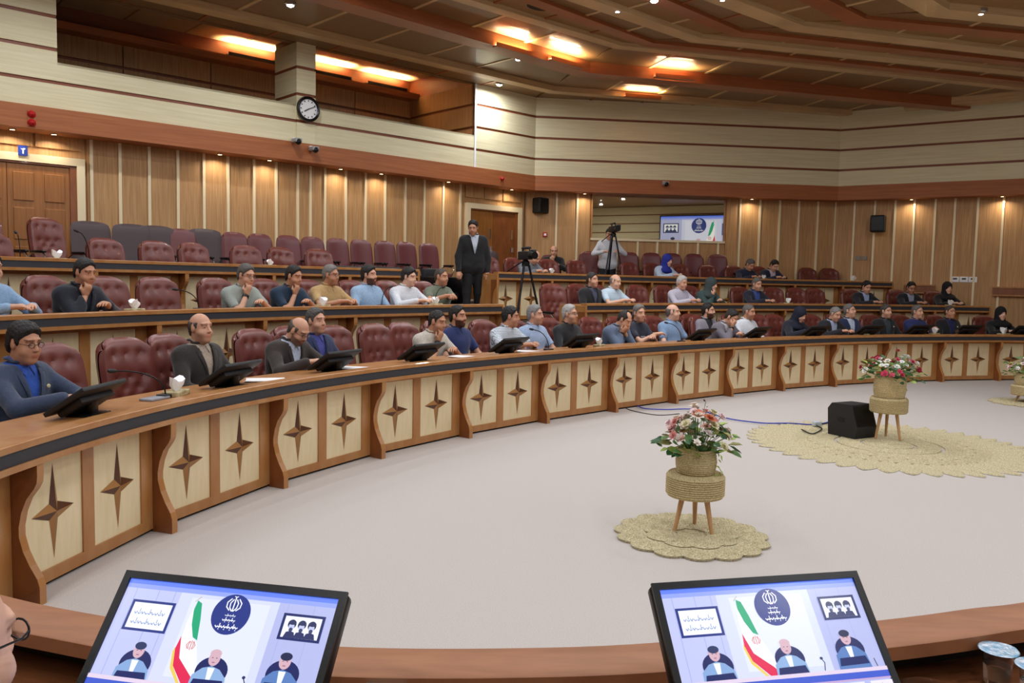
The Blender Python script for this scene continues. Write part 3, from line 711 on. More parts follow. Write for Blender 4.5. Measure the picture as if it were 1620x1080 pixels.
def chair(kind, p, z, face, label, group):
    if kind not in CHAIRS:
        CHAIRS[kind] = make_chair(*{'t': ('swivel_chair', label, group, BACK1, SEAT1, M_LEATHER), 'k': ('auditorium_chair', label, group, BACK2, SEAT2, M_LEATHER2),
            'g': ('grey_backed_chair', label, group, BACK3, SEAT3, M_GREYBACK)}[kind], arms=kind != 'g'); c = CHAIRS[kind]; c['label'] = label; c['group'] = group
    else: c = dup(CHAIRS[kind], None, None, label, group)
    c.location = (p.x, p.y, z); c.rotation_euler = (0, 0, face-math.pi/2); return c
def seat_frame(row, px, py, o=1.02):
    if row == 3 and px > 850:
        a, b = LOWP[1], LOWP[2]; t = (b-a).normalized(); n = V2(-t.y, t.x); h = onwall(px, py, a-n*.62, b-n*.62); return V2(h.x, h.y), math.atan2(-n.y, -n.x)
    c = off(OFFS[row]+o) if row < 3 else off(5.95); s = hit(c, px, py); p = cat(c, s); i = min(int(s), len(BN)-2); n = BN[i].lerp(BN[i+1], s-i)
    return p, math.atan2(-n.y, -n.x)
ROWPY = [540, 470, 410, 390]
CL = [('maroon button-tufted leather chair, empty, at the lowest desk row', 'empty tufted chairs of the lowest row'), ('maroon button-tufted leather chair, empty, at the middle desk row', 'empty tufted chairs of the middle row'),
      ('maroon button-tufted leather chair, empty, at the top desk row', 'empty tufted chairs of the top row'), ('plum leather chair with a plain back in the row along the wall', 'plain-backed chairs along the wall')]
def empty_chairs(row, pxs, kind='t', o=1.02, lab=None, zz=None, jit=.12):
    for px in pxs:
        p, fc = seat_frame(row, px, ROWPY[row], o); l, g = lab or CL[row]
        chair(kind, p, LEV[row] if zz is None else zz, fc+random.uniform(-jit, jit), l, g)
empty_chairs(0, (128, 236, 388, 552, 620, 935, 1215))
empty_chairs(1, (196, 270, 322, 1022, 1056, 1098, 1163, 1236, 1272, 1303))
empty_chairs(2, (12, 186, 264, 326, 402, 462, 518, 785, 880, 925, 1010, 1045, 1090, 1132, 1200, 1290, 1322))
p, fc = seat_frame(1, 890, 470, .75); chair('t', p, LEV[1], fc-.15, 'large maroon tufted armchair standing alone at the stepped aisle', None).scale = (1.05, 1.05, 1.0)
for px in (-6, 92):
    p, fc = seat_frame(3, px, 390); c = chair('t', p, LEV4, fc+.1, 'tall maroon tufted armchair standing before the left double door', 'tufted armchairs before the left door')
empty_chairs(3, (300, 383, 424, 468, 506, 546, 583, 620, 655, 690, 935, 1000, 1036, 1070, 1105, 1142), 'k', jit=.06)
GL = ('chair showing a plain grey-brown back panel below the left oak wall', 'grey-backed chairs by the left wall')
empty_chairs(3, (160, 222, 262, 338), 'g', lab=GL, jit=.05)
p, fc = seat_frame(3, 782, 390); chair('g', p, LEV4-.1, fc, 'low grey-backed chair beside the open door', None)
# low black armchairs before the wall row
def black_chair(px, py, o, lab, grp):
    c = off(o); s = hit(c, px, py); p = cat(c, s); i = int(s); n = BN[i]; fc = math.atan2(-n.y, -n.x)
    t = thing('low_armchair', lab, 'chair', (p.x, p.y, LEV[2]), fc-math.pi/2, grp)
    MB().box(-.22, .22, -.2, .25, .3, .45, 0, None, .04).obj('seat', M_PLASTM, t, True); MB().box(-.25, .25, -.28, -.16, .3, .86, 0, None, .04).obj('backrest', M_PLASTM, t, True)
    for s_ in (-1, 1):
        a = MB().box(s_*.27-.04, s_*.27+.04, -.24, .26, .25, .72, 0, None, .03).obj('armrest', M_PLASTIC, t, True); MB().box(s_*.27-.035, s_*.27+.035, .2, .265, .725, .745, 0, None, .008).obj('chrome_cap', M_CHROME, a)
    MB().box(-.24, .24, -.2, .2, 0, .25).obj('base', M_PLASTM, t)
for px in (561, 592, 628): black_chair(px, 405, 4.55, 'low black leather armchair with chrome arm caps at the top row', 'low black armchairs of the top row')
black_chair(698, 408, 4.9, 'low black leather armchair beside the walking man', None)
black_chair(1162, 432, 4.62, 'low black leather armchair next to the man in navy', None)

# ------------------------------------------------------------------ people: smooth signed-distance bodies meshed with surface nets
F32 = np.float32
def sd_cone(P, a, b, r1, r2):
    a = np.array(a, F32); ba = np.array(b, F32)-a; L2 = float(ba@ba)+1e-9; pa = [P[i]-a[i] for i in range(3)]
    t = np.clip((pa[0]*ba[0]+pa[1]*ba[1]+pa[2]*ba[2])/L2, 0, 1)
    return np.sqrt((pa[0]-ba[0]*t)**2+(pa[1]-ba[1]*t)**2+(pa[2]-ba[2]*t)**2)-(r1+(r2-r1)*t)
def sd_ell(P, c, r):
    q = [(P[i]-c[i])/r[i] for i in range(3)]; k = np.sqrt(q[0]**2+q[1]**2+q[2]**2)
    return (k-1)*min(r)
def smin(a, b, k):
    h = np.clip(.5+.5*(b-a)/k, 0, 1); return b+(a-b)*h-k*h*(1-h)
def surfnet(fn, lo, hi, h):
    n = [int(math.ceil((hi[i]-lo[i])/h))+1 for i in range(3)]
    ax = [np.arange(n[i], dtype=F32)*h+lo[i] for i in range(3)]
    P = np.meshgrid(*ax, indexing='ij'); D = fn([p.astype(F32) for p in P]).astype(F32); S = D < 0
    cn = [k-1 for k in n]; acc = np.zeros(cn+[3], F32); cnt = np.zeros(cn, F32); quads = []
    for d in range(3):
        sl0 = [slice(None)]*3; sl1 = [slice(None)]*3; sl0[d] = slice(0, -1); sl1[d] = slice(1, None)
        s0, s1 = S[tuple(sl0)], S[tuple(sl1)]; idx = np.argwhere(s0 != s1)
        if not len(idx): continue
        i1 = idx.copy(); i1[:, d] += 1
        d0 = D[idx[:, 0], idx[:, 1], idx[:, 2]]; d1 = D[i1[:, 0], i1[:, 1], i1[:, 2]]
        t = d0/(d0-d1); pos = idx.astype(F32); pos[:, d] += t; e, g = [k for k in range(3) if k != d]
        for oe in (-1, 0):
            for og in (-1, 0):
                c = idx.copy(); c[:, e] += oe; c[:, g] += og
                ok = np.all((c >= 0) & (c < np.array(cn)), axis=1); cc = c[ok]
                np.add.at(acc, (cc[:, 0], cc[:, 1], cc[:, 2]), pos[ok]); np.add.at(cnt, (cc[:, 0], cc[:, 1], cc[:, 2]), 1)
        ok = (idx[:, e] > 0) & (idx[:, g] > 0) & (idx[:, e] < n[e]-1) & (idx[:, g] < n[g]-1); q = idx[ok]; sg = S[q[:, 0], q[:, 1], q[:, 2]]
        def sh(a, b): c = q.copy(); c[:, e] += a; c[:, g] += b; return c
        Q = np.stack([sh(-1, -1), sh(0, -1), sh(0, 0), sh(-1, 0)], 1)
        flip = sg if (d != 1) else ~sg
        Q[~flip] = Q[~flip][:, ::-1]; quads.append(Q)
    m = cnt > 0; ids = np.full(cn, -1, np.int64); ids[m] = np.arange(m.sum()); V = acc[m]/cnt[m][:, None]*h+np.array(lo, F32)
    Q = np.concatenate(quads); F = ids[Q[..., 0], Q[..., 1], Q[..., 2]]
    return V, F[(F >= 0).all(1)]
def npmesh(name, parts, mats, cols=None):
    """parts: list of (V, F, mat index[, colours])"""
    Vs = []; Fs = []; mi = []; cs = []; n = 0
    for p in parts:
        Vs.append(p[0]); Fs.append(p[1]+n); mi.append(np.full(len(p[1]), p[2])); n += len(p[0]); cs.append(p[3] if len(p) > 3 else np.ones((len(p[0]), 4), F32))
    V = np.concatenate(Vs); F = np.concatenate(Fs); me = bpy.data.meshes.new(name)
    me.vertices.add(len(V)); me.vertices.foreach_set('co', V.astype(F32).ravel()); me.loops.add(F.size); me.loops.foreach_set('vertex_index', F.astype(np.int32).ravel())
    me.polygons.add(len(F)); me.polygons.foreach_set('loop_start', np.arange(0, F.size, 4, dtype=np.int32)); me.polygons.foreach_set('loop_total', np.full(len(F), 4, np.int32))
    for q in mats: me.materials.append(q)
    me.polygons.foreach_set('material_index', np.concatenate(mi).astype(np.int32)); me.polygons.foreach_set('use_smooth', np.ones(len(F), bool))
    at = me.color_attributes.new('Col', 'FLOAT_COLOR', 'POINT'); at.data.foreach_set('color', np.concatenate(cs).astype(F32).ravel())
    me.update(calc_edges=True); return me
def skin_mat(name, tint):
    if name in MATS: return MATS[name]
    m = bpy.data.materials.new(name); m.use_nodes = True; nt = m.node_tree; b = nt.nodes['Principled BSDF']; b.inputs['Roughness'].default_value = .5
    b.inputs['Subsurface Weight'].default_value = .08; b.inputs['Subsurface Radius'].default_value = (.02, .008, .004)
    a = nt.nodes.new('ShaderNodeAttribute'); a.attribute_name = 'Col'; mx = nt.nodes.new('ShaderNodeMix'); mx.data_type = 'RGBA'; mx.blend_type = 'MULTIPLY'; mx.inputs[0].default_value = 1
    nt.links.new(a.outputs['Color'], mx.inputs[6]); mx.inputs[7].default_value = lin(tint); nt.links.new(mx.outputs[2], b.inputs['Base Color']); MATS[name] = m; return m
SKINS = {'a': skin_mat('skin_a', '#cf9f84'), 'b': skin_mat('skin_b', '#bf8c6e'), 'c': skin_mat('skin_c', '#dcb096')}
# ---- head (origin between the ears, +y to the front)
def head_core(P, jaw=1.0):
    X = [np.abs(P[0]), P[1], P[2]]
    d = sd_ell(P, (0, -.012, .034), (.074, .094, .093)); d = smin(d, sd_ell(P, (0, .028, -.045), (.058*jaw, .066, .074)), .03)
    d = smin(d, sd_ell(P, (0, .066, -.088), (.026*jaw, .024, .022)), .022)
    d = smin(d, sd_ell(X, (.038, .052, -.03), (.028, .028, .026)), .02)
    d = smin(d, sd_cone(X, (.012, .080, .048), (.042, .070, .044), .010, .009), .014)
    d = -smin(-d, sd_ell(X, (.032, .098, .020), (.021, .020, .014)), .010)
    d = smin(d, sd_cone(P, (0, .082, .038), (0, .104, -.012), .007, .012), .010); d = smin(d, sd_ell(X, (.011, .094, -.016), (.009, .012, .008)), .006)
    d = smin(d, sd_ell(P, (0, .084, -.046), (.024, .013, .008)), .006); d = smin(d, sd_ell(P, (0, .083, -.058), (.020, .013, .008)), .006)
    d = smin(d, sd_ell(X, (.031, .068, .020), (.014, .014, .012)), .003)
    d = smin(d, sd_ell(X, (.077, -.006, .004), (.008, .020, .030)), .008)
    return smin(d, sd_cone(P, (0, -.022, -.06), (0, -.045, -.17), .056, .058), .03)
def head_cols(V, beard, brow):
    x, y, z = np.abs(V[:, 0]), V[:, 1], V[:, 2]; c = np.ones((len(V), 4), F32)
    def paint(m, rgb): c[m, :3] = rgb
    c[:, :3] *= (1-.10*np.clip(1-np.abs(z+.02)/.03, 0, 1)*(x > .03)*(y > .05))[:, None]*np.array([1, .96, .95])+.0
    if beard: 
        m = (z < -.034+.35*np.clip(x-.045, 0, 1)) & (y > .0) & (z > -.125); paint(m, beard)
        m2 = (y > .075) & (z < -.030) & (z > -.042) & (x < .032); paint(m2, beard)
    paint((x < .022) & (y > .082) & (z < -.043) & (z > -.064), (.85, .55, .52))
    e = np.hypot(x-.031, (z-.020)*1.35); paint((e < .014) & (y > .066), (.95, .95, .95)); paint((e < .0065) & (y > .07), (.08, .05, .04)); 
    paint((np.abs(z-.031) < .0028) & (np.abs(x-.031) < .017) & (y > .06), (.55, .4, .35))
    if brow: paint((np.abs(z-.045+.1*(x-.03)) < .0042) & (x > .012) & (x < .052) & (y > .055), brow)
    return c
BROW = {'k': (.12, .08, .07), 'g': (.35, .31, .29), 'w': (.75, .72, .7), 'n': None}
BEARD = {None: None, 's': (.80, .75, .73), 'k': (.16, .11, .09), 'g': (.42, .38, .36), 'w': (.98, .98, 1.0)}
HEADC = {}
def head_mesh(beard, brow, h=.0068, jaw=1.0):
    k = (jaw, h)
    if k not in HEADC: HEADC[k] = surfnet(lambda P: head_core(P, jaw), (-.1, -.13, -.19), (.1, .13, .145), h)
    V, F = HEADC[k]; return V, F, head_cols(V, BEARD[beard], BROW[brow])
def hair_field(style):
    t = {'full': .010, 'thick': .014, 'short': .007, 'recede': .010, 'bald': .007, 'shaved': .005}[style]
    front = {'full': .097, 'thick': .088, 'short': .099, 'recede': .104, 'bald': .1, 'shaved': .102}[style]
    YS = [-.14, -.085, -.055, -.030, -.022, .004, .012, .026, .030, .046, .062, .078, .12]
    ZS = [-.085, -.078, -.060, -.020, .034, .036, -.006, -.010, .030, .052, front-.012, front, front+.004]
    def f(P):
        n = .0026*np.sin(P[0]*130+P[1]*60)*np.sin(P[1]*110-P[2]*50)+.0022*np.sin(P[0]*240+P[2]*40)*np.sin(P[2]*190+P[1]*90)
        zl = np.interp(P[1], YS, ZS).astype(F32)+.10*np.clip(np.abs(P[0])-.035, 0, .02)*(P[1] > .05)+.004*np.sin(P[0]*95+1)*(P[1] > .04)
        g = np.clip((P[2]-zl)/.026, 0, 1); top = np.clip((P[2]-.05)/.06, 0, 1)
        if style == 'bald': g = g*np.clip((.062+.25*np.clip(-P[1]-.04, 0, 1)-P[2])/.016, 0, 1)
        if style == 'recede': g = g*np.clip(sd_ell(P, (0, .07, .125), (.062, .085, .06))/.014, 0, 1)
        th = -.007+(t+.007)*g**.6+(t*.55*top*g if style in ('full', 'thick', 'recede') else 0)
        d = sd_ell(P, (0, -.012, .034), (.074, .094, .093)); d = smin(d, sd_ell(P, (0, -.052, -.028), (.052, .036, .06)), .02)
        return np.maximum(d-th-n*g, (zl-.004-P[2])*.75)
    return f
HAIRC = {}
def hair_part(style, h=.0075):
    if (style, h) not in HAIRC: HAIRC[(style, h)] = surfnet(hair_field(style), (-.11, -.14, -.12), (.11, .12, .17), h)
    return HAIRC[(style, h)]
def hijab_part(h=.009, chador=False):
    key = ('hijab', h, chador)
    if key not in HAIRC:
        def f(P):
            d = sd_ell(P, (0, -.018, .034), (.092, .112, .115)); d = smin(d, sd_cone(P, (0, -.02, -.06), (0, -.03, -.17), .092, .10), .04)
            d = smin(d, sd_ell(P, (0, .01, -.20), (.17 if not chador else .22, .13, .075)), .05)
            cut = sd_ell(P, (0, .13, -.022), (.060, .09, .082)); return np.maximum(d, -cut)
        HAIRC[key] = surfnet(f, (-.26, -.2, -.31), (.26, .18, .17), h)
    return HAIRC[key]
# ---- hands (wrist at origin, fingers to +y, palm to -z, thumb to +x)
HANDC = {}
def hand_part(curl, h=.0062):
    key = (curl, h)
    if key not in HANDC:
        def f(P):
            d = sd_cone(P, (0, -.03, 0), (0, .02, 0), .026, .024); Q = [P[0], P[1], P[2]*1.7]
            d = smin(d, sd_cone(Q, (.004, .03, 0), (.0, .075, 0), .036, .040), .014)
            for k, (x, L, sp) in enumerate(((.030, .072, .05), (.010, .080, .01), (-.011, .074, -.03), (-.031, .058, -.07))):
                p = np.array([x, .085, 0.]); a = 0.; r = .0088
                for s, fr in enumerate((.45, .31, .24)):
                    a += curl*(.55 if s == 0 else .75); q = p+np.array([sp*L*fr, math.cos(a)*L*fr, -math.sin(a)*L*fr])
                    d = smin(d, sd_cone(P, p, q, r, r*.9), .004); p = q; r *= .92
            p = np.array([.026, .022, -.006]); q = np.array([.056, .052, -.014]); r_ = np.array([.060-.02*curl, .085, -.02-.02*curl])
            d = smin(d, sd_cone(P, p, q, .014, .0115), .012); return smin(d, sd_cone(P, q, r_, .011, .009), .006)
        HANDC[key] = surfnet(f, (-.07, -.065, -.1), (.085, .185, .05), h)
    return HANDC[key]
def rotm(x=0, y=0, z=0): return Matrix.Rotation(z, 3, 'Z') @ Matrix.Rotation(y, 3, 'Y') @ Matrix.Rotation(x, 3, 'X')
def xf(V, R, t): return V @ np.array(R, F32).T+np.array(t, F32)
def ik(S, W, l1, l2, pole):
    S, W, pole = Vector(S), Vector(W), Vector(pole); d = W-S; L = min(d.length, (l1+l2)*.985); d.normalize(); W = S+d*L
    a = (l1*l1-l2*l2+L*L)/(2*L); hgt = math.sqrt(max(0, l1*l1-a*a)); p = pole-d*pole.dot(d); p.normalize(); return S+d*a+p*hgt, W
POSES = {  # lean, head(pitch), right wrist, left wrist (local or 'chin','face','brow'), curl r/l
 'desk': (9, 4, (.10, .47, .855), (-.12, .45, .855), .45, .45), 'up': (1, 0, (.14, .34, .66), (-.14, .34, .66), .4, .4), 'down': (15, 34, (.12, .47, .86), (-.10, .49, .86), .5, .5),
 'fold': (6, 2, (-.04, .37, .89), (.05, .40, .86), .6, .6), 'chin': (17, 10, 'chin', (-.02, .48, .86), 1.0, .4), 'face': (22, 30, 'face', 'face2', .7, .7), 'brow': (22, 30, 'brow', (-.02, .49, .86), .8, .4),
 'lap': (-4, 4, (.13, .34, .62), (-.13, .34, .62), .4, .4), 'held': (4, 4, (.20, .46, .92), (.12, .48, .92), .8, .8)}
HIPZ = .50
def torso_fields(P, lean, off_, belly=0, fem=False, base=(0, 0, HIPZ)):
    c, s = math.cos(lean), math.sin(lean); y, z = P[1]-base[1], P[2]-base[2]
    T = [P[0]-base[0], y*c-z*s, y*s+z*c]; Ty = [T[0], T[1]*1.28, T[2]]
    d = sd_cone(T, (-.08, 0, .02), (.08, 0, .02), .125, .125); d = smin(d, sd_cone(Ty, (-.035, .01+belly, .14), (-.03, .0, .30), .14+belly, .135), .06); d = smin(d, sd_cone(Ty, (.035, .01+belly, .14), (.03, .0, .30), .14+belly, .135), .06)
    d = smin(d, sd_cone(Ty, (-.075, 0, .38), (.075, 0, .38), .13, .13), .06)
    sw = .135 if fem else .155
    d = smin(d, sd_cone([np.abs(T[0]), T[1], T[2]], (0, -.01, .492), (sw, -.01, .462), .068, .058), .05); d = smin(d, sd_cone(T, (0, -.012, .49), (0, -.006, .56), .075, .054), .04)
    return d-off_, T
def build_pose(pose, mir, yaw, pitch, fem=False, lean_add=0, stand=False, base=(0, 0, HIPZ)):
    L, hp, rw, lw, rc, lc = POSES[pose]; lean = math.radians(L+lean_add); c, s = math.cos(-lean), math.sin(-lean)
    def TW(p): return Vector((p[0]+base[0], p[1]*c-p[2]*s+base[1], p[1]*s+p[2]*c+base[2]))
    sw = .155 if fem else .178
    S = {1: TW((sw, -.01, .455)), -1: TW((-sw, -.01, .455))}; neck = TW((0, -.004, .56))
    hr = rotm(-math.radians(hp)*.9+math.radians(-pitch)-lean*.25, 0, math.radians(yaw)); hc = neck+hr @ Vector((0, .035, .105))
    if mir: rw, lw, rc, lc = lw, rw, lc, rc
    arms = {}
    for sd, w_, cu in ((1, rw, rc), (-1, lw, lc)):
        m = -1 if mir else 1
        if isinstance(w_, str):
            o = {'chin': (.035*sd, .085, -.185), 'face': (.045*sd, .075, -.15), 'face2': (.045*sd, .075, -.15), 'brow': (.05*sd, .11, -.09)}[w_]
            W = hc+hr @ Vector(o); pole = Vector((.35*sd, .55, -1)); tgt = hc+hr @ Vector((o[0]*.4, .095, o[2]+.13))
        else: W = Vector((w_[0]*m, w_[1], w_[2])); W = Vector((W.x+base[0], W.y+base[1], W.z+base[2]-HIPZ)); pole = Vector((.9*sd, -.35, -.6)); tgt = None
        E, W = ik(S[sd], W, .29, .255, pole)
        if tgt is not None: fd = (tgt-W).normalized(); pn = (hc-W).normalized()
        else:
            fd = (W-E); fd.z *= .3; fd.normalize(); pn = Vector((0, 0, -1))
        zx = -pn; zx = (zx-fd*zx.dot(fd)).normalized(); xx = fd.cross(zx); R = Matrix((xx, fd, zx)).transposed()
        arms[sd] = (S[sd], E, W, R, cu)
    return dict(lean=lean, S=S, neck=neck, hr=hr, hc=hc, arms=arms, base=base)
def leg_prims(stand, base=(0, 0, HIPZ)):
    r = []
    for s in (-1, 1):
        if stand: r += [((s*.085, 0, .86), (s*.10, .03*s, .48), .085, .058), ((s*.10, .03*s, .48), (s*.11, -.02+.10*s, .09), .056, .042)]
        else: r += [((s*.09, .0, HIPZ-.01), (s*.13, .40, HIPZ-.01), .082, .060), ((s*.13, .40, HIPZ-.01), (s*.13, .42, .09), .056, .040)]
    return r
BODYC = {}
def person(label, loc, face, pose='desk', mir=False, yaw=0, pitch=0, hair='full', hc='#1d1712', skin='a', beard=None, brow='k', top='shirt', col='#8aa', col2='#cfd6e6', sleeve='long', glasses=False,
           fem=False, belly=0, h=.017, stand=False, lean=0, watch=False, trousers='#23242b', extra=None, scale=1.0, fabric=None, jaw=1.0, hscarf='#1b2340', chador=False):
    base = (0, 0, .90) if stand else (0, 0, HIPZ)
    B = build_pose(pose, mir, yaw, pitch, fem, lean, stand, base); e = thing('person', label, 'person', loc, face-math.pi/2, None, (scale,)*3)
    hh = .0068 if h < .018 else .009
    legs = leg_prims(stand)
    lo = [-.46, -.30, base[2]-.16]; hi = [.46, .78, base[2]+.68]
    akey = (pose, mir, yaw, pitch, fem, lean, stand, h, belly)
    sm = SKINS[skin]
    # body: torso, arms and legs in one surface; head and hands meshed finer and joined in
    def fbody(P):
        d, T = torso_fields(P, B['lean'], -.012, belly, fem, base)
        for sd in (1, -1):
            S, E, W, R, cu = B['arms'][sd]; d = smin(d, sd_cone(P, S, E, .046, .038), .03); d = smin(d, sd_cone(P, E, W, .040, .027), .02)
        return d
    V, F = surfnet(fbody, lo, hi, max(h, .018)); parts = [(V, F, 0)]
    lk = ('legs', stand)
    if lk not in BODYC:
        def fl(P):
            d = None
            for a, b, r1, r2 in legs: q = sd_cone(P, a, b, r1, r2); d = q if d is None else smin(d, q, .03)
            return d
        BODYC[lk] = (surfnet(lambda P: fl(P)+.01, (-.25, -.2, .0), (.25, .6, 1.0), .024), surfnet(lambda P: fl(P)-.016, (-.28, -.2, .05), (.28, .62, 1.05), .024))
    parts.append(BODYC[lk][0]+(0,))
    hv, hf, hcol = head_mesh(beard, brow, hh, jaw); parts.append((xf(hv, B['hr'], B['hc']), hf, 0, hcol))
    for sd in (1, -1):
        S, E, W, R, cu = B['arms'][sd]; v, f = hand_part(cu, .0062 if h < .018 else .008)
        v = v.copy()
        if sd > 0: v[:, 0] *= -1; f = f[:, ::-1]
        parts.append((xf(v, R, W), f, 0))
    body = put('body', npmesh('body', parts, [sm]), e)
    # clothing
    cm = fabric or mat('cloth_'+col+('_s' if top != 'jacket' else '_j'), col, .85, noise=60, bump=.35, bscale=22, sheen=.2, col2=None)
    def garment(off_, sl, cutV, thick, zneck):
        def f(P):
            d, T = torso_fields(P, B['lean'], off_, belly, fem, base)
            d = np.maximum(d, T[2]-zneck-.25*np.abs(T[1])*0)
            for sd in (1, -1):
                S, E, W, R, cu = B['arms'][sd]; d = smin(d, sd_cone(P, S, E, .050+thick, .043+thick), .035)
                if sl == 'long': W2 = E+(W-E)*.93; d = smin(d, sd_cone(P, E, W2, .044+thick, .033+thick), .02)
            if sl == 'short':
                for sd in (1, -1):
                    S, E, W, R, cu = B['arms'][sd]; dr = (E-S).normalized(); q = S+(E-S)*.72
                    cut = (P[0]-q.x)*dr.x+(P[1]-q.y)*dr.y+(P[2]-q.z)*dr.z; nearm = sd_cone(P, S, E, .10, .10)
                    d = np.maximum(d, np.where((nearm < 0) & (cut > 0) & (np.abs(P[0]) > .13), cut, -1))
            if cutV:
                wv = np.clip((T[2]-.20)*.24, 0, .07); d = np.maximum(d, np.where(T[1] > .0, wv-np.abs(T[0]), -1))
            fold = .0035*np.sin(T[2]*46+T[0]*24+np.sin(T[0]*31)*1.6)*np.clip((.30-T[2])*4, 0, 1); return d+fold
        return surfnet(f, lo, hi, h)
    def collar(mt, rad=.058, name='collar', par=None, th=.010):
        m = MB(); pts = []
        for k in range(15):
            a = math.radians(-62+k*(304/14)); a2 = a+math.pi/2
            q = Vector((math.cos(a2+math.radians(62-62))*rad, math.sin(a2)*rad*1.02, .0)); ang = math.radians(118+k*(304/14)); q = Vector((math.cos(ang)*rad, math.sin(ang)*rad, .012 if 2 < k < 12 else -.006)); pts.append(B['neck']+Vector((0, -.006, .004))+q)
        return m.tube(pts, [th]*15, 8).obj(name, mt, par, True)
    if top in ('shirt', 'tee', 'polo', 'jacket', 'coat'):
        if top == 'jacket':
            sc = mat('cloth_'+col2+'_s', col2, .8, noise=60, bump=.3, bscale=22)
            s_ = put('shirt', npmesh('shirt', [garment(.006, 'none', False, 0, .55)+(0,)], [sc]), e); collar(sc, .060, 'collar', s_)
            j = put('jacket', npmesh('jacket', [garment(.022, 'long', True, .012, .545)+(0,)], [cm]), e); collar(cm, .072, 'lapel_collar', j, .010)
        else:
            s_ = put('shirt' if top != 'coat' else 'coat', npmesh('shirt', [garment(.012 if top != 'coat' else .02, sleeve, False, .008 if top != 'coat' else .014, .55)+(0,)], [cm]), e)
            if top in ('shirt', 'polo'):
                collar(cm, .060, 'collar', s_)
                c_, s1 = math.cos(-B['lean']), math.sin(-B['lean'])
                for k in range(4):
                    zz = .50-.085*k; yy = .118+.012*(k > 0); pt = Vector((0, yy*c_-zz*s1, yy*s1+zz*c_))+Vector(base)
                    if h < .016: put('button', BUTTON, s_, pt)
            elif top == 'tee': collar(cm, .066, 'neckband', s_, .008)
    if h < .0185 and top in ('jacket', 'shirt', 'polo'):
        c_, s1 = math.cos(-B['lean']), math.sin(-B['lean'])
        def W_(x, z, o_): y = surf_y(x, z, belly, fem)+o_; return Vector((x, y*c_-z*s1, y*s1+z*c_))+Vector(base)
        for sd in (1, -1):
            if top == 'jacket':
                m = MB(); v = []
                for k in range(8):
                    z = .235+.285*k/7; xi = sd*(min(.07, (z-.20)*.24)-.004); u = k/7; wd = .014+.040*u*(1-.2*(u > .8)); v += [W_(xi, z, .028), W_(xi+sd*wd*.5, z, .034), W_(xi+sd*wd, z+.01, .028)]
                m.add(v, [(3*k+q, 3*k+q+1, 3*k+q+4, 3*k+q+3) for k in range(7) for q in range(2)]); m.obj('lapel', cm, j, True)
            par = s_; mt_ = sc if top == 'jacket' else cm; o_ = .012 if top == 'jacket' else .017
            m = MB(); m.add([W_(sd*.046, .545, o_), W_(sd*.006, .53, o_), W_(sd*.036, .478, o_+.004), W_(sd*.062, .51, o_)], [(0, 1, 2, 3)]); m.obj('collar_flap', mt_, par)
    tr = put('trousers', npmesh('trousers', [BODYC[lk][1]+(0,)], [mat('cloth_t'+trousers, trousers, .85, bump=.3, bscale=22)]), e)
    for s in (-1, 1):
        y = (.42 if not stand else (-.02+.10*s)); x = .13 if not stand else .11
        put('shoe', SHOE, e, (s*x, y, 0))
    R4 = B['hr'].to_4x4(); HM = Matrix.Translation(B['hc']) @ R4
    if fem:
        o = put('headscarf', npmesh('headscarf', [hijab_part(.009 if h < .018 else .012, chador)+(0,)], [mat('cloth_h'+hscarf, hscarf, .85, noise=50, bump=.4, bscale=18)]), e); o.matrix_basis = HM
    elif hair != 'none':
        hm = mat('hair_'+hc, hc, .55, noise=90, bump=.8, bscale=140); o = put('hair', npmesh('hair', [hair_part(hair, .0062 if h < .018 else .0085)+(0,)], [hm]), e); o.matrix_basis = HM
    if glasses:
        g = put('glasses', GLASSES[0], e); g.matrix_basis = HM
        put('lens', GLASSES[1], g, (.032, 0, 0)); put('lens', GLASSES[1], g, (-.032, 0, 0))
    if watch:
        S, E, W, R, cu = B['arms'][-1 if mir else 1]; q = E+(W-E)*.90; d = (W-E).normalized()
        MB().tube([q-d*.012, q+d*.012], .036, 14).obj('wristwatch', M_PLASTIC, e, True)
    if extra: extra(e, B)
    return e, B
BUTTON = MB().lathe([(0, .004), (.006, .003), (.007, 0)], 10).mesh('button', M_WHITE, True); BUTTON.transform(Matrix.Rotation(-math.pi/2, 4, 'X'))
SHOE = MB().box(-.045, .045, -.09, .19, 0, .075, 0, None, .03).mesh('shoe', M_PLASTIC, True)
def glasses_mesh():
    m = MB()
    for s in (-1, 1):
        m.tube([(s*.032+.021*math.cos(a), .100-.004*abs(math.cos(a)), .018+.016*math.sin(a)) for a in [k*math.pi/7 for k in range(14)]], .0018, 6, closed=True)
        m.tube([(s*.053, .096, .020), (s*.078, .06, .022), (s*.080, -.01, .018)], .0018, 6)
    m.tube([(-.011, .101, .021), (0, .104, .023), (.011, .101, .021)], .0018, 6); a = m.mesh('glasses', M_PLASTIC, True)
    l = MB().lathe([(0, 0), (.020, 0)], 14); l.v = [(x, .100, .018+y*.75) for x, y, z in l.v]; return a, l.mesh('lens', mat('lens_glass', '#dfe6ee', .05, trans=.9, alpha=.35))
GLASSES = glasses_mesh()
_sy = {}
def surf_y(x, z, belly=0, fem=False):
    k = (round(abs(x), 4), round(z, 4), belly, fem)
    if k not in _sy:
        ys = np.linspace(0, .26, 131).astype(F32); d, _ = torso_fields([np.full(131, x, F32), ys, np.full(131, z, F32)], 0., 0., belly, fem, (0, 0, 0)); q = np.where(d < 0)[0]; _sy[k] = float(ys[q[-1]]) if len(q) else .06
    return _sy[k]
PEOPLE = []
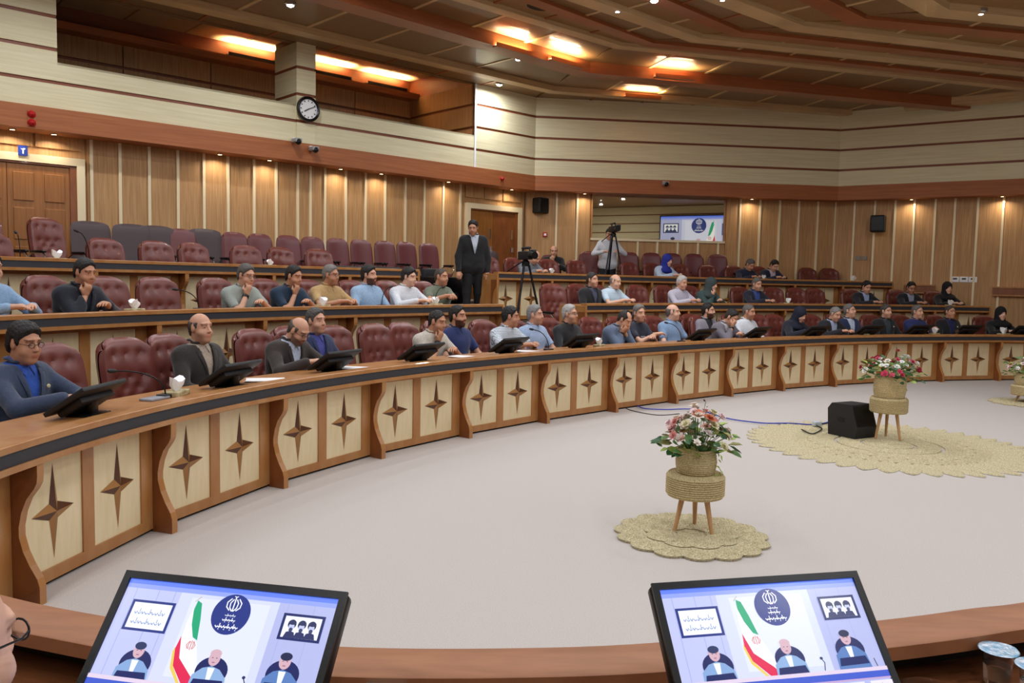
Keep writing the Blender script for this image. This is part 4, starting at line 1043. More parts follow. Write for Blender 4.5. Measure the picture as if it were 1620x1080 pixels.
def trim(l, n=11):
    w_ = l.split()[:n]
    while w_[-1] in ('a', 'an', 'the', 'and', 'with', 'in', 'of', 'his', 'her', 'over', 'by', 'behind', 'beside', 'at', 'from', 'before', 'to', 'between', 'on', 'one', 'both', 'looking', 'lifting', 'touching', 'holding', 'resting', 'near', 'under', 'white', 'pale', 'dark', 'light', 'black', 'plain', 'hand', 'bright', 'fist', 'far', 'end', 'right', 'reading', 'large', 'chest', 'aisle'): w_.pop()
    return ' '.join(w_)
def sit(px, row, label, o=1.0, seat=True, face=0, **kw):
    """seat a person so that the head falls on pixel column px"""
    aim = px; pr = ROWPY[row]; last = None
    for it in range(3):
        p, fc = seat_frame(row, aim, pr, o); L = math.radians(POSES[kw.get('pose', 'desk')][0]+kw.get('lean', 0)); hy = .62*math.sin(L)+.03; fcc = fc+math.radians(face)
        hw = (p.x+math.cos(fcc)*hy, p.y+math.sin(fcc)*hy, LEV[row]+1.2); aim += px-PX(hw)[0]
    h = {0: .016, 1: .018, 2: .022, 3: .022}[row]
    if row == 0 and px < 560: h = .0145
    if px > 1000: h = max(h, .021)
    kw.setdefault('h', h)
    e, B = person(label, (p.x, p.y, LEV[row]), fcc, **kw); PEOPLE.append((row, label, V2(p.x, p.y)))
    if seat and row < 3:
        k = 'tufted chairs taken by people in the '+('lowest', 'middle', 'top')[row]+' row'; q = V2(p.x-math.cos(fcc)*.06, p.y-math.sin(fcc)*.06)
        chair('t', q, LEV[row], fcc, 'maroon tufted chair seating the '+trim(label), k)
    return e, B

def plaid(name, base, line, sc=26, th=.82):
    if name in MATS: return MATS[name]
    m = bpy.data.materials.new(name); m.use_nodes = True; nt = m.node_tree; b = nt.nodes['Principled BSDF']; b.inputs['Roughness'].default_value = .85
    tc = nt.nodes.new('ShaderNodeTexCoord'); L = nt.links.new; prev = None
    for d in ('X', 'Z'):
        wv = nt.nodes.new('ShaderNodeTexWave'); wv.bands_direction = d; wv.inputs['Scale'].default_value = sc/2.0; L(tc.outputs['Object'], wv.inputs[0])
        g = nt.nodes.new('ShaderNodeMath'); g.operation = 'GREATER_THAN'; g.inputs[1].default_value = th; L(wv.outputs['Fac'], g.inputs[0])
        if prev: mx = nt.nodes.new('ShaderNodeMath'); mx.operation = 'MAXIMUM'; L(prev.outputs[0], mx.inputs[0]); L(g.outputs[0], mx.inputs[1]); prev = mx
        else: prev = g
    c = nt.nodes.new('ShaderNodeMix'); c.data_type = 'RGBA'; c.inputs[6].default_value = lin(base); c.inputs[7].default_value = lin(line); L(prev.outputs[0], c.inputs[0]); L(c.outputs[2], b.inputs['Base Color']); MATS[name] = m; return m
def badge(e, B, x=-.095, z=.41):
    c_, s1 = math.cos(-B['lean']), math.sin(-B['lean']); yy = .135; pt = Vector((x, yy*c_-z*s1, yy*s1+z*c_))+Vector(B['base'])
    put('lapel_badge', BADGE, e, pt)
BADGE = MB().lathe([(0, .008), (.012, .006), (.014, 0)], 14).mesh('badge', mat('badge_gold', '#e3dcae', .3, .3), True); BADGE.transform(Matrix.Rotation(-math.pi/2, 4, 'X'))
def print_patch(col, w_, h_, z=.33):
    def f(e, B):
        c_, s1 = math.cos(-B['lean']), math.sin(-B['lean']); m = MB()
        for r, (wd, zz) in enumerate(((w_, z), (w_*.8, z-.022), (w_*.35, z-.05))):
            k = 6 if r < 2 else 3
            for i in range(k):
                x = -wd/2+wd*(i+.5)/k; p = [(x-wd/k*.36, .137, zz-.008), (x+wd/k*.36, .137, zz-.008), (x+wd/k*.3, .137, zz+.008), (x-wd/k*.3, .137, zz+.008)]
                m.add([Vector((q[0], q[1]*c_-q[2]*s1, q[1]*s1+q[2]*c_))+Vector(B['base']) for q in p], [(0, 1, 2, 3)])
        m.obj('chest_print', mat('print_'+col, col, .8), e)['kind'] = 'stuff'
    return f
BLK, GRY, WHT, DGR = '#15110f', '#5f5a57', '#c9c6c2', '#37322f'
# lowest row
sit(38, 0, 'young man with glasses in a slate-blue jacket and bright blue shirt', hair='thick', hc=BLK, glasses=True, top='jacket', col='#33415c', col2='#2f58b8', yaw=-8, pitch=4, extra=badge, skin='b', jaw=1.05, lean=-3)
sit(318, 0, 'man with a bald crown in a dark brown jacket and beige open shirt', hair='bald', hc='#4b443e', top='jacket', col='#2b2521', col2='#b5a695', pose='up', yaw=-4, skin='a', beard='s', brow='g')
sit(466, 0, 'bald bearded man in a dark brown jacket reading with his head bowed', hair='bald', hc='#5a524c', top='jacket', col='#332924', col2='#c9d3e8', pose='down', glasses=True, beard='g', brow='g', belly=.02, yaw=5)
sit(500, 0, 'grey-haired man in a navy jacket and violet-blue shirt beside the bowed bald man', hair='full', hc='#55504d', top='jacket', col='#1d2c55', col2='#4a4f9c', pose='up', yaw=2, beard='s', brow='k', o=1.1)
sit(690, 0, 'man in a cream T-shirt resting his chin on his fist with a black watch', pose='chin', hair='short', hc=BLK, top='tee', col='#cfc8bb', sleeve='short', watch=True, skin='b', yaw=12, beard='s')
sit(724, 0, 'tall bearded man in a navy polo shirt beside the man in cream', pose='up', hair='full', hc=BLK, top='polo', col='#1f2f66', sleeve='short', beard='k', skin='b', yaw=14, o=1.08)
sit(806, 0, 'dark-haired man in a white checked shirt turning his face away', fabric=plaid('plaid_white', '#e3e7ea', '#7d8fa6', 34, .84), hair='full', hc=BLK, top='shirt', sleeve='short', yaw=38, skin='b', o=1.0)
sit(846, 0, 'grey-haired man in a pale blue short-sleeved shirt looking sideways', hair='full', hc='#8d8b89', top='shirt', col='#a9bfe0', sleeve='short', yaw=22, brow='g', pose='up', beard='s')
sit(901, 0, 'white-haired man with glasses in a black buttoned jacket', hair='full', hc='#b9b7b5', top='shirt', col='#17171b', glasses=True, yaw=16, brow='w', beard='s', pose='up')
sit(985, 0, 'man in a grey-blue suit hiding his face behind both hands', pose='face', hair='recede', hc='#2e2a28', top='jacket', col='#5b6b85', col2='#8a97ad', yaw=8, watch=True)
sit(1012, 0, 'grey-haired man in a navy T-shirt with a white chest print and folded arms', pose='fold', hair='full', hc='#77726e', top='tee', col='#1c2538', sleeve='short', yaw=-12, extra=print_patch('#d5d9de', .10, .1, .36), brow='g', beard='s')
sit(1064, 0, 'bald man in a light blue short-sleeved shirt with a microphone before him', hair='bald', hc='#6b625c', top='shirt', col='#86a3c8', sleeve='short', yaw=30, brow='g', belly=.02, skin='c', pose='up')
sit(1120, 0, 'black-bearded man in a pale grey blazer peering past his neighbour', hair='full', hc=BLK, top='jacket', col='#8d8893', col2='#26262c', beard='k', yaw=25, pose='up', o=1.3)
sit(1154, 0, 'man in a grey blazer covering his face with one hand', pose='brow', hair='full', hc='#231d1b', top='jacket', col='#77727d', col2='#d5d8df', watch=True, yaw=10)
sit(1183, 0, 'close-cropped grey man in a plain white shirt behind a monitor', hair='short', hc='#68625e', top='shirt', col='#e4e8f0', sleeve='long', yaw=18, pitch=8, beard='s', pose='up', skin='b')
sit(1263, 0, 'woman in a navy headscarf and coat looking down', fem=True, hair='none', top='coat', col='#151a2c', hscarf='#161d33', pose='down', pitch=-8, yaw=8, skin='c')
sit(1320, 0, 'grey-haired man in a charcoal suit with his head bowed', pose='down', pitch=-12, hair='short', hc='#8b8784', top='jacket', col='#191c26', col2='#b8c6e4', yaw=2, brow='g')
sit(1345, 0, 'grey-haired man in a navy suit and pale shirt lifting his chin', hair='full', hc='#77736f', top='jacket', col='#1b2a50', col2='#c3cfe6', yaw=18, pitch=-6, pose='up', brow='g', o=1.05)
sit(1402, 0, 'man in a black jacket and dark grey-green shirt with a white lapel pin', hair='full', hc='#4c4744', top='jacket', col='#141419', col2='#39464c', extra=badge, yaw=6, pose='up', beard='s')
sit(1452, 0, 'grey-haired man in a royal-navy shirt with crossed arms', pose='fold', hair='full', hc='#6f6a66', top='shirt', col='#232f66', yaw=10, pitch=-4, brow='g')
sit(1503, 0, 'man in a black jacket over a deep blue shirt beside a glass', hair='short', hc='#4a423e', top='jacket', col='#131319', col2='#22285c', extra=badge, yaw=4, pose='up', skin='b')
sit(1584, 0, 'woman in a black chador with a patterned scarf', fem=True, chador=True, hair='none', top='coat', col='#0e0e12', hscarf='#0f0f13', yaw=-4, skin='c')
# middle row
sit(-16, 1, 'man in a light blue shirt at the far end of the middle row', top='shirt', col='#8fb2d6', hair='full', hc=BLK)
sit(133, 1, 'dark-haired man in a midnight-blue jacket with his hand on his chin', pose='chin', hair='full', hc=BLK, top='jacket', col='#111727', col2='#1c2333', yaw=2, pitch=0, skin='b', beard='s')
sit(388, 1, 'man in a grey-green striped shirt with a hand over his mouth', pose='chin', hair='full', hc='#5d5955', top='shirt', col='#9aa39c', sleeve='short', glasses=True, watch=True, yaw=6, fabric=plaid('stripe_greygreen', '#a2aaa4', '#8b958e', 50, .9), brow='g')
sit(463, 1, 'man in a dark teal polo shirt with his fist at his mouth', pose='chin', hair='full', hc=BLK, top='polo', col='#13304a', sleeve='short', yaw=14, skin='b', beard='s', belly=.02)
sit(522, 1, 'grey-haired man with glasses in a tan short-sleeved shirt', hair='full', hc='#827d78', top='shirt', col='#c2a06b', sleeve='short', glasses=True, yaw=20, brow='g', beard='s', skin='b')
sit(583, 1, 'black-bearded man in a sky-blue shirt', hair='thick', hc=BLK, top='shirt', col='#9fbede', yaw=22, beard='k', skin='a', pose='up')
sit(645, 1, 'young dark-haired man in a white printed T-shirt', hair='thick', hc=BLK, top='tee', col='#e3e7ee', sleeve='long', yaw=20, pitch=4, extra=print_patch('#3d4048', .13, .1, .30), skin='c')
sit(697, 1, 'shaven-headed man in an olive T-shirt holding his hands together', pose='held', hair='shaved', hc='#4c4038', top='tee', col='#6f7663', sleeve='short', yaw=18, skin='b', beard='s')
sit(937, 1, 'dark-haired man in a black suit beside the large aisle chair', hair='full', hc=DGR, top='jacket', col='#15161b', col2='#4b4f66', yaw=10, pose='up', skin='a', beard='s')
sit(972, 1, 'bald man in a white and blue checked shirt', hair='bald', hc='#8a8079', top='shirt', fabric=plaid('plaid_blue', '#dfe7ee', '#8fc0dd', 44, .86), sleeve='short', yaw=12, pitch=8, brow='g', skin='c')
sit(1078, 1, 'white-bearded old man in a pale lilac shirt', hair='full', hc='#d3d1cf', top='shirt', col='#cfcbdd', yaw=6, beard='w', brow='w', pitch=6, skin='a')
sit(1124, 1, 'woman in a grey-green headscarf touching her chin', fem=True, hair='none', pose='chin', top='coat', fabric=plaid('print_dark', '#20292b', '#4e6a68', 60, .8), hscarf='#3e4a4c', yaw=26, skin='c')
sit(1197, 1, 'grey-haired moustached man in a navy suit and blue shirt', hair='full', hc='#6d6864', top='jacket', col='#141b33', col2='#3f56a0', yaw=0, pitch=6, beard='s')
sit(1370, 1, 'dark-haired man in a black suit and light blue shirt looking down', hair='full', hc=BLK, top='jacket', col='#121520', col2='#a9bce0', pose='desk', yaw=-4, pitch=16)
sit(1441, 1, 'dark-haired man with glasses in a black suit near the right wall', hair='full', hc=BLK, top='jacket', col='#12141d', col2='#9fa5bb', glasses=True, yaw=-8, pitch=14, beard='s', skin='b')
sit(1499, 1, 'woman in a plain black headscarf at the end of the middle row', fem=True, hair='none', top='coat', col='#101014', hscarf='#121217', yaw=0, skin='c')
# top row
sit(841, 2, 'bald cameraman in a checked shirt crouched behind the tripod camera', hair='bald', hc='#6b625c', top='shirt', fabric=plaid('plaid_grey', '#8e9299', '#53585f', 40, .75), yaw=25, pitch=4, pose='down', brow='g')
sit(1054, 2, 'woman in a royal-blue headscarf and pale blue coat', fem=True, hair='none', top='coat', col='#b4c6df', hscarf='#22309a', yaw=20, pitch=8, skin='c')
sit(1184, 2, 'grey-haired man in a navy jumper bending over the top desk', pose='down', hair='full', hc='#605b58', top='shirt', col='#151c3a', yaw=10, skin='b')
sit(1223, 2, 'black-haired man in a navy suit reading at the top desk', pose='down', hair='full', hc=BLK, top='jacket', col='#101834', col2='#c9b7c4', yaw=0)
p, fc = seat_frame(3, 874, 395); person('bald bearded man in black sitting by the wall with a hand at his chin', (p.x, p.y, LEV4-.1), fc, pose='chin', hair='bald', hc='#3d3733', top='jacket', col='#121217', col2='#17171b', beard='s', h=.022, yaw=-5)
chair('k', V2(p.x, p.y), LEV4-.1, fc, 'plum leather chair holding the bald man in black', None)
# walking man at the aisle and the standing cameraman
POSES['walk'] = (4, 4, (.27, .12, .40), (-.24, .10, .40), .6, .6); POSES['film'] = (2, 6, (.16, .30, .78), (-.16, .30, .80), .8, .8)
g = cat(off(4.1), hit(off(4.1), 748, 420)); person('man in a black suit and open white shirt walking down the aisle by the door', (g.x, g.y, LEV[2]-.02), -math.pi/2+.25, pose='walk', hair='full', hc=BLK, top='jacket', col='#101014', col2='#c3cad8', stand=True, h=.018, yaw=-22, pitch=14, skin='b', trousers='#101014', beard='s')
p, fc = seat_frame(3, 962, 395); a, b = LOWP[1], LOWP[2]; nB = V2(-(b-a).y, (b-a).x).normalized(); q = onwall(962, 395, a-nB*1.05, b-nB*1.05)
CAMMAN = V2(q.x, q.y); person('cameraman in a white shirt standing behind his tripod below the mirror window', (q.x, q.y, LEV4-.14), -math.pi/2+.1, pose='film', hair='short', hc=BLK, top='shirt', col='#d9dbe2', stand=True, h=.02, yaw=0, pitch=10, trousers='#1a1a20')
# the listener beside the camera, seen only by the edge of his head
person('bald man with glasses seated at the desk with the lit monitors', (-.85, 1.02, -.10), math.radians(72), pose='desk', hair='bald', hc='#b5b0aa', top='jacket', col='#20242c', col2='#cfd6e6', glasses=True, h=.014, skin='c', brow='w')

# ------------------------------------------------------------------ things on the desks
def desk_pt(row, px, py, o):
    c = off(OFFS[row]+o); s = hit(c, px, py); p = cat(c, s); i = min(int(s), len(BN)-2); n = BN[i].lerp(BN[i+1], s-i); return Vector((p.x, p.y, LEV[row]+HL-.028)), math.atan2(-n.y, -n.x)
MON = {}
def mon_meshes(w_, h_):
    T = Matrix.Rotation(math.radians(42), 4, 'X')            # screen leans back: top goes towards the hall (+y)
    T = Matrix.Translation((0, -.09, .03)) @ Matrix.Rotation(-math.radians(56), 4, 'X')
    a = MB().box(-w_/2, w_/2, -.012, .014, 0, h_, 0, T, .006).box(-w_*.38, w_*.38, .012, .05, h_*.12, h_*.72, 0, T, .012)
    b = MB().box(-w_/2+.012, w_/2-.012, -.0135, -.0118, .014, h_-.012, 0, T)
    c = MB().box(-.10, .10, -.05, .11, 0, .012, 0, None, .005).box(-.035, .035, .02, .07, .01, .13, 0, None, .005)
    d = MB().tube([T @ Vector((-w_*.25, .052, h_*.25)), T @ Vector((w_*.25, .052, h_*.25))], .006, 6)
    return a.mesh('casing', M_PLASTM, True), b.mesh('screen', mat('screen_off', '#0c0d12', .12)), c.mesh('stand', M_PLASTIC, True), d.mesh('handle', M_PLASTIC, True)
MON = mon_meshes(.47, .27)
def monitor(px, py, lab, o=.30, yaw=0):
    p, fc = desk_pt(0, px, py, o); t = thing('desk_monitor', lab, 'monitor', p, fc-math.pi/2+math.radians(yaw))
    for n_, m_ in zip(('casing', 'screen', 'stand'), MON): put(n_, m_, t)
    put('rear_handle', MON[3], bpy.data.objects[t.children[0].name] if t.children else t)
for px, py, nb, yw in ((132, 640, 'before the young man in slate blue', 8), (362, 597, 'before the man in the beige shirt', 6), (527, 570, 'before the bowed bald man', 4), (664, 556, 'before the man in cream', 4), (803, 545, 'before the man in white checks', 6), (917, 537, 'before the white-haired man in black', 4),
                   (1107, 528, 'before the grey blazers', 6), (1196, 526, 'before the man in plain white', 8), (1289, 524, 'beside the woman in navy', 0), (1374, 522, 'before the man in the navy suit', 0), (1452, 522, 'before the man with crossed arms', 0), (1530, 522, 'between the black jacket and the chador', 0), (1622, 520, 'at the far right of the lowest row', 0)):
    monitor(px, py, 'black reclined desk monitor seen from behind '+nb, yaw=yw)
def mic(row, px, py, lab, o=.3, lean=(-.12, .0), h_=.22):
    p, fc = desk_pt(row, px, py, o); t = thing('gooseneck_microphone', lab, 'microphone', p, fc-math.pi/2)
    MB().box(-.05, .05, -.04, .04, 0, .025, 0, None, .008).obj('base', M_PLASTM, t, True)
    pts = [Vector((lean[0]*u*u, lean[1]*u*u, .02+h_*(1-(1-u)**1.6))) for u in [k/8 for k in range(9)]]
    MB().tube(pts, .005, 8).obj('neck', M_METAL, t, True); q = pts[-1]; d = (pts[-1]-pts[-2]).normalized(); MB().tube([q, q+d*.012, q+d*.04, q+d*.055], [.008, .014, .014, .008], 10).obj('capsule', M_PLASTM, t, True)
mic(0, 262, 620, 'gooseneck microphone by the tissue box of the lowest row', lean=(.3, -.12), h_=.18); mic(1, 315, 490, 'gooseneck microphone before the empty middle-row chairs', lean=(.16, -.1), h_=.18); mic(0, 868, 545, 'gooseneck microphone before the pale blue shirt', lean=(.1, -.15), h_=.22); mic(0, 1078, 532, 'gooseneck microphone before the bald man in blue', lean=(.1, -.16), h_=.24)
mic(1, 604, 484, 'gooseneck microphone before the sky-blue shirt'); mic(1, 688, 482, 'gooseneck microphone before the olive T-shirt'); mic(2, 32, 405, 'gooseneck microphone before the leftmost top-row chair', lean=(-.02, -.08), h_=.25); mic(2, 141, 408, 'tall gooseneck microphone on the top row above the man in midnight blue', lean=(.1, -.02), h_=.3)
def tissue(row, px, py, lab, o=.3, s=1.0):
    p, fc = desk_pt(row, px, py, o); t = thing('tissue_box', lab, 'tissue box', p, fc-math.pi/2+.3)
    MB().box(-.10*s, .10*s, -.055*s, .055*s, 0, .035, 0, None, .006).obj('box', mat('tissue_card', '#8f7f4c', .6, noise=30, col2='#c9bf9a'), t)
    m = MB(); n = 14
    for k in range(n):
        a = 2*math.pi*k/n; r = .055*s*(1+.35*math.sin(3*a+px)); 
        m.v += [(.025*s*math.cos(a), .015*s*math.sin(a), .03), (r*math.cos(a), .6*r*math.sin(a), .075*s), (r*1.1*math.cos(a+.2), .7*r*math.sin(a+.2), .115*s+.02*math.sin(2*a+px))]
    for k in range(n):
        j = (k+1) % n; m.f += [(3*k, 3*j, 3*j+1, 3*k+1), (3*k+1, 3*j+1, 3*j+2, 3*k+2)]; m.m += [0, 0]
    m.f.append(tuple(3*k+2 for k in range(n))); m.m.append(0)
    m.obj('tissue', M_WHITE, t, True)
tissue(0, 279, 620, 'white tissues standing in a box before the brown jacket'); tissue(1, 213, 484, 'white tissues in front of the empty chair beside the man in midnight blue', s=.9); tissue(1, 511, 476, 'white tissues before the tan shirt', s=.9); tissue(1, 690, 476, 'white tissues before the olive T-shirt', s=.9)
tissue(0, 948, 543, 'white tissues beside the white-haired man in black', s=.9); tissue(2, 90, 401, 'white tissues on the top row below the tall door armchair', s=.9); tissue(2, 427, 413, 'white tissues on the top row above the teal polo', s=.8); tissue(2, 873, 428, 'white tissues on the top row beside the man in black', s=.9)
tissue(1, 1247, 479, 'white tissues on the middle row right of the moustached man', s=.9); tissue(1, 1503, 484, 'white tissues before the woman in the black headscarf', s=1.0); tissue(2, 1350, 444, 'white tissues at the right end of the top row', s=1.1); tissue(0, 1373, 529, 'white tissues between the navy suit and the black jacket', s=.9); tissue(0, 1478, 529, 'white tissues beside the man with crossed arms', s=1.0); tissue(0, 1588, 529, 'white tissues before the woman in the chador', s=1.1); tissue(2, 1208, 438, 'white tissues between the two reading men of the top row', s=.8)
def paper(row, px, py, lab, o=.28, rz=0, w_=.2, h_=.29, k=3):
    p, fc = desk_pt(row, px, py, o); t = thing('paper_stack', lab, 'papers', p, fc-math.pi/2+rz)
    for i in range(k): MB().box(-w_/2, w_/2, -h_/2, h_/2, .0005+i*.004, .004+i*.004, 0, Matrix.Rotation(.1*i, 4, 'Z')).obj('sheet', M_WHITE, t)
paper(0, 420, 600, 'white papers between the two brown jackets', rz=.5); paper(0, 560, 580, 'white papers before the empty chair beside the navy jacket', rz=.2); paper(0, 838, 556, 'white papers under the checked shirt', rz=.4); paper(0, 735, 566, 'white papers before the navy polo', rz=.1); paper(1, 985, 480, 'white papers before the checked blue shirt'); paper(1, 1390, 485, 'white papers before the light blue shirt of the middle row'); paper(2, 700, 424, 'white papers at the end of the top row') if False else None
p, fc = desk_pt(0, 245, 630, .3); t = thing('keyring_wallet', 'small grey wallet and keys beside the tissue box', 'wallet', p, fc); MB().box(-.05, .05, -.09, .09, 0, .016, 0, None, .006).obj('wallet', mat('wallet_grey', '#8d8f99', .5), t, True); MB().tube([(.0, .12+.02*math.cos(a), .006+.0*a) if False else (.02*math.sin(a), .12+.02*math.cos(a), .005) for a in [k*math.pi/6 for k in range(12)]], .003, 6, closed=True).obj('key_ring', M_CHROME, t, True)
p, fc = desk_pt(0, 1514, 529, .25); t = thing('water_glass', 'small glass of water before the deep blue shirt', 'glass', p, 0); MB().lathe([(0, .004), (.03, .004), (.036, .10), (.038, .10), (.033, 0), (0, 0)], 20).obj('tumbler', M_GLASS, t, True)

# ------------------------------------------------------------------ television cameras on tripods
def tvcam(loc, rz, hgt, lab, spread=.42):
    t = thing('camera_tripod', lab, 'tripod', loc, rz)
    for k in range(3):
        a = 2*math.pi*k/3+.5; c, s = math.cos(a), math.sin(a)
        l = MB().tube([(c*.05, s*.05, hgt-.08), (c*spread*.5, s*spread*.5, hgt*.5)], .018, 8).tube([(c*spread*.5-.012, s*spread*.5, hgt*.5), (c*spread, s*spread, .0)], .012, 8).tube([(c*spread*.5+.012, s*spread*.5, hgt*.5), (c*spread+.005, s*spread, .0)], .012, 8)
        l.obj('leg', M_METAL, t, True); MB().tube([(0, 0, hgt*.36), (c*spread*.66, s*spread*.66, hgt*.34)], .006, 6).obj('spreader', M_METAL, t, True)
    MB().lathe([(0, hgt-.1), (.06, hgt-.1), (.06, hgt-.03), (.03, hgt), (0, hgt)], 16).obj('fluid_head', M_PLASTIC, t, True)
    MB().tube([(.03, -.02, hgt-.02), (.12, -.35, hgt-.18)], .01, 8).obj('pan_handle', M_METAL, t, True)
    e = thing('video_camera', lab.replace('tripod', 'video camera').replace('standing', 'mounted'), 'camera', (loc[0], loc[1], loc[2]+hgt), rz, None, (.85,)*3)
    b = MB().box(-.06, .06, -.2, .16, .0, .15, 0, None, .02).obj('camera_body', M_PLASTM, e, True)
    MB().tube([(0, .15, .07), (0, .2, .07), (0, .3, .07), (0, .31, .07)], [.045, .055, .06, .065], 20).obj('lens', M_PLASTIC, e, True)
    MB().tube([(0, -.12, .15), (0, -.08, .22), (0, .1, .22), (0, .14, .15)], .014, 8).obj('handle', M_PLASTM, e, True)
    MB().box(-.14, -.06, .02, .14, .08, .18, 0, None, .015).obj('viewfinder', M_PLASTM, e, True); MB().tube([(.07, -.02, .2), (.07, .26, .2)], [.018, .022], 12).obj('microphone', M_PLASTM, e, True)
c = off(2.55); g = cat(c, hit(c, 831, 450)); tvcam((g.x, g.y, LEV[1]), math.radians(-150), 1.46, 'black tripod standing in the stepped aisle', .40)
tvcam((CAMMAN.x+.05, CAMMAN.y-.42, LEV[2]+.1), math.radians(-165), 1.62, 'black tripod standing before the cameraman in white', .40)

# ------------------------------------------------------------------ straw mats, stools, baskets, flowers
def coil_prof(r, step, amp, z):
    pr = [(0, z)]; x = step/2
    while x < r: pr += [(x-step/2+.0005, z-amp), (x-step*.25, z-amp*.2), (x, z), (x+step*.25, z-amp*.2)]; x += step
    return pr+[(r-.002, z-amp*.5), (r, z*.35), (r-.004, 0), (0, 0)]
def mat_thing(c, R, n, rd, lab):
    t = thing('straw_mat', lab, 'mat', (c.x, c.y, 0)); 
    MB().lathe(coil_prof(R-rd*1.55, .022, .006, .016), 48).obj('centre_coil', M_STRAWP, t, True)
    for ring, (rr, k) in enumerate(((R-rd, n), (R-rd*2.75, int(n*.62)))):
        me = MB().lathe(coil_prof(rd, .014, .005, .016), 20).mesh('coil_disc', M_STRAWP, True)
        for j in range(k):
            a = 2*math.pi*j/k; put('coil_disc', me, t, (rr*math.cos(a), rr*math.sin(a), .0005*(j % 2)+.006*ring))
    return t
def stool(c, z, lab, r=.155, seat=(.22, .37)):
    t = thing('woven_stool', lab, 'stool', (c.x, c.y, z), random.uniform(0, 6)); z0, z1 = seat; pr = [(0, z0), (r-.012, z0)]; k = 9
    for i in range(k*4+1):
        u = i/(k*4); pr.append((r-.008+.008*abs(math.sin(u*k*math.pi)), z0+.01+(z1-z0-.02)*u))
    x = r-.012; pr.append((x, z1)); 
    while x > .012: pr += [(x-.006, z1+.004), (x-.012, z1)]; x -= .012
    pr.append((0, z1)); MB().lathe(pr, 36).obj('woven_seat', M_STRAW, t, True)
    for j in range(3):
        a = 2*math.pi*j/3+.4; MB().tube([(math.cos(a)*r*.45, math.sin(a)*r*.45, z0+.005), (math.cos(a)*r*.72, math.sin(a)*r*.72, 0)], [.019, .012], 12).obj('leg', M_LEGW, t, True)
    return t
def basket(c, z, lab, r=.098, h_=.125):
    t = thing('flower_basket', lab, 'basket', (c.x, c.y, z)); pr = [(0, 0), (r*.93, 0)]
    for i in range(33):
        u = i/32; pr.append(((r*.96+.012*math.sin(u*math.pi))+.0025*math.sin(u*11*math.pi*2), .004+u*h_))
    pr += [(r*1.02, h_+.018), (r*.92, h_+.012), (r*.88, h_*.7), (0, h_*.68)]
    MB().lathe(pr, 40, ang=lambda a, zz: 1+(.10*math.sin(4*a+1) if zz > h_ else 0)).obj('woven_body', M_STRAW, t, True)
    return t
GREENS = [mat('leaf_dark', '#2c5a2c', .5), mat('leaf_mid', '#557a3a', .55), mat('leaf_lime', '#a9c25a', .6), mat('leaf_olive', '#8b8a4a', .6)]
def petals():
    m = MB()
    for ring, (n, L_, tilt, z) in enumerate(((6, .026, .35, 0), (5, .02, .8, .004), (4, .013, 1.15, .007))):
        for k in range(n):
            a = 2*math.pi*k/n+ring*.4; R = Matrix.Rotation(a, 4, 'Z') @ Matrix.Translation((0, 0, z)) @ Matrix.Rotation(-tilt, 4, 'Y')
            v = [R @ Vector(q) for q in ((0, 0, 0), (L_*.5, -.011, .003), (L_, -.006, .001), (L_*1.05, .0, -.001), (L_, .006, .001), (L_*.5, .011, .003))]; m.add(v, [(0, 1, 5), (1, 2, 4, 5), (2, 3, 4)])
    return m
PET = petals()
def leafm(L_=.05, w_=.018): return MB().add([(0, 0, 0), (L_*.35, -w_, .004), (L_*.75, -w_*.7, .0), (L_, 0, -.006), (L_*.75, w_*.7, .0), (L_*.35, w_, .004), (L_*.5, 0, -.005)], [(0, 1, 6), (1, 2, 6), (2, 3, 6), (3, 4, 6), (4, 5, 6), (5, 0, 6)])
def flower_me(col): 
    k = 'petal_'+col
    if k in bpy.data.meshes: return bpy.data.meshes[k]
    return PET.mesh(k, mat(k, col, .6), True)
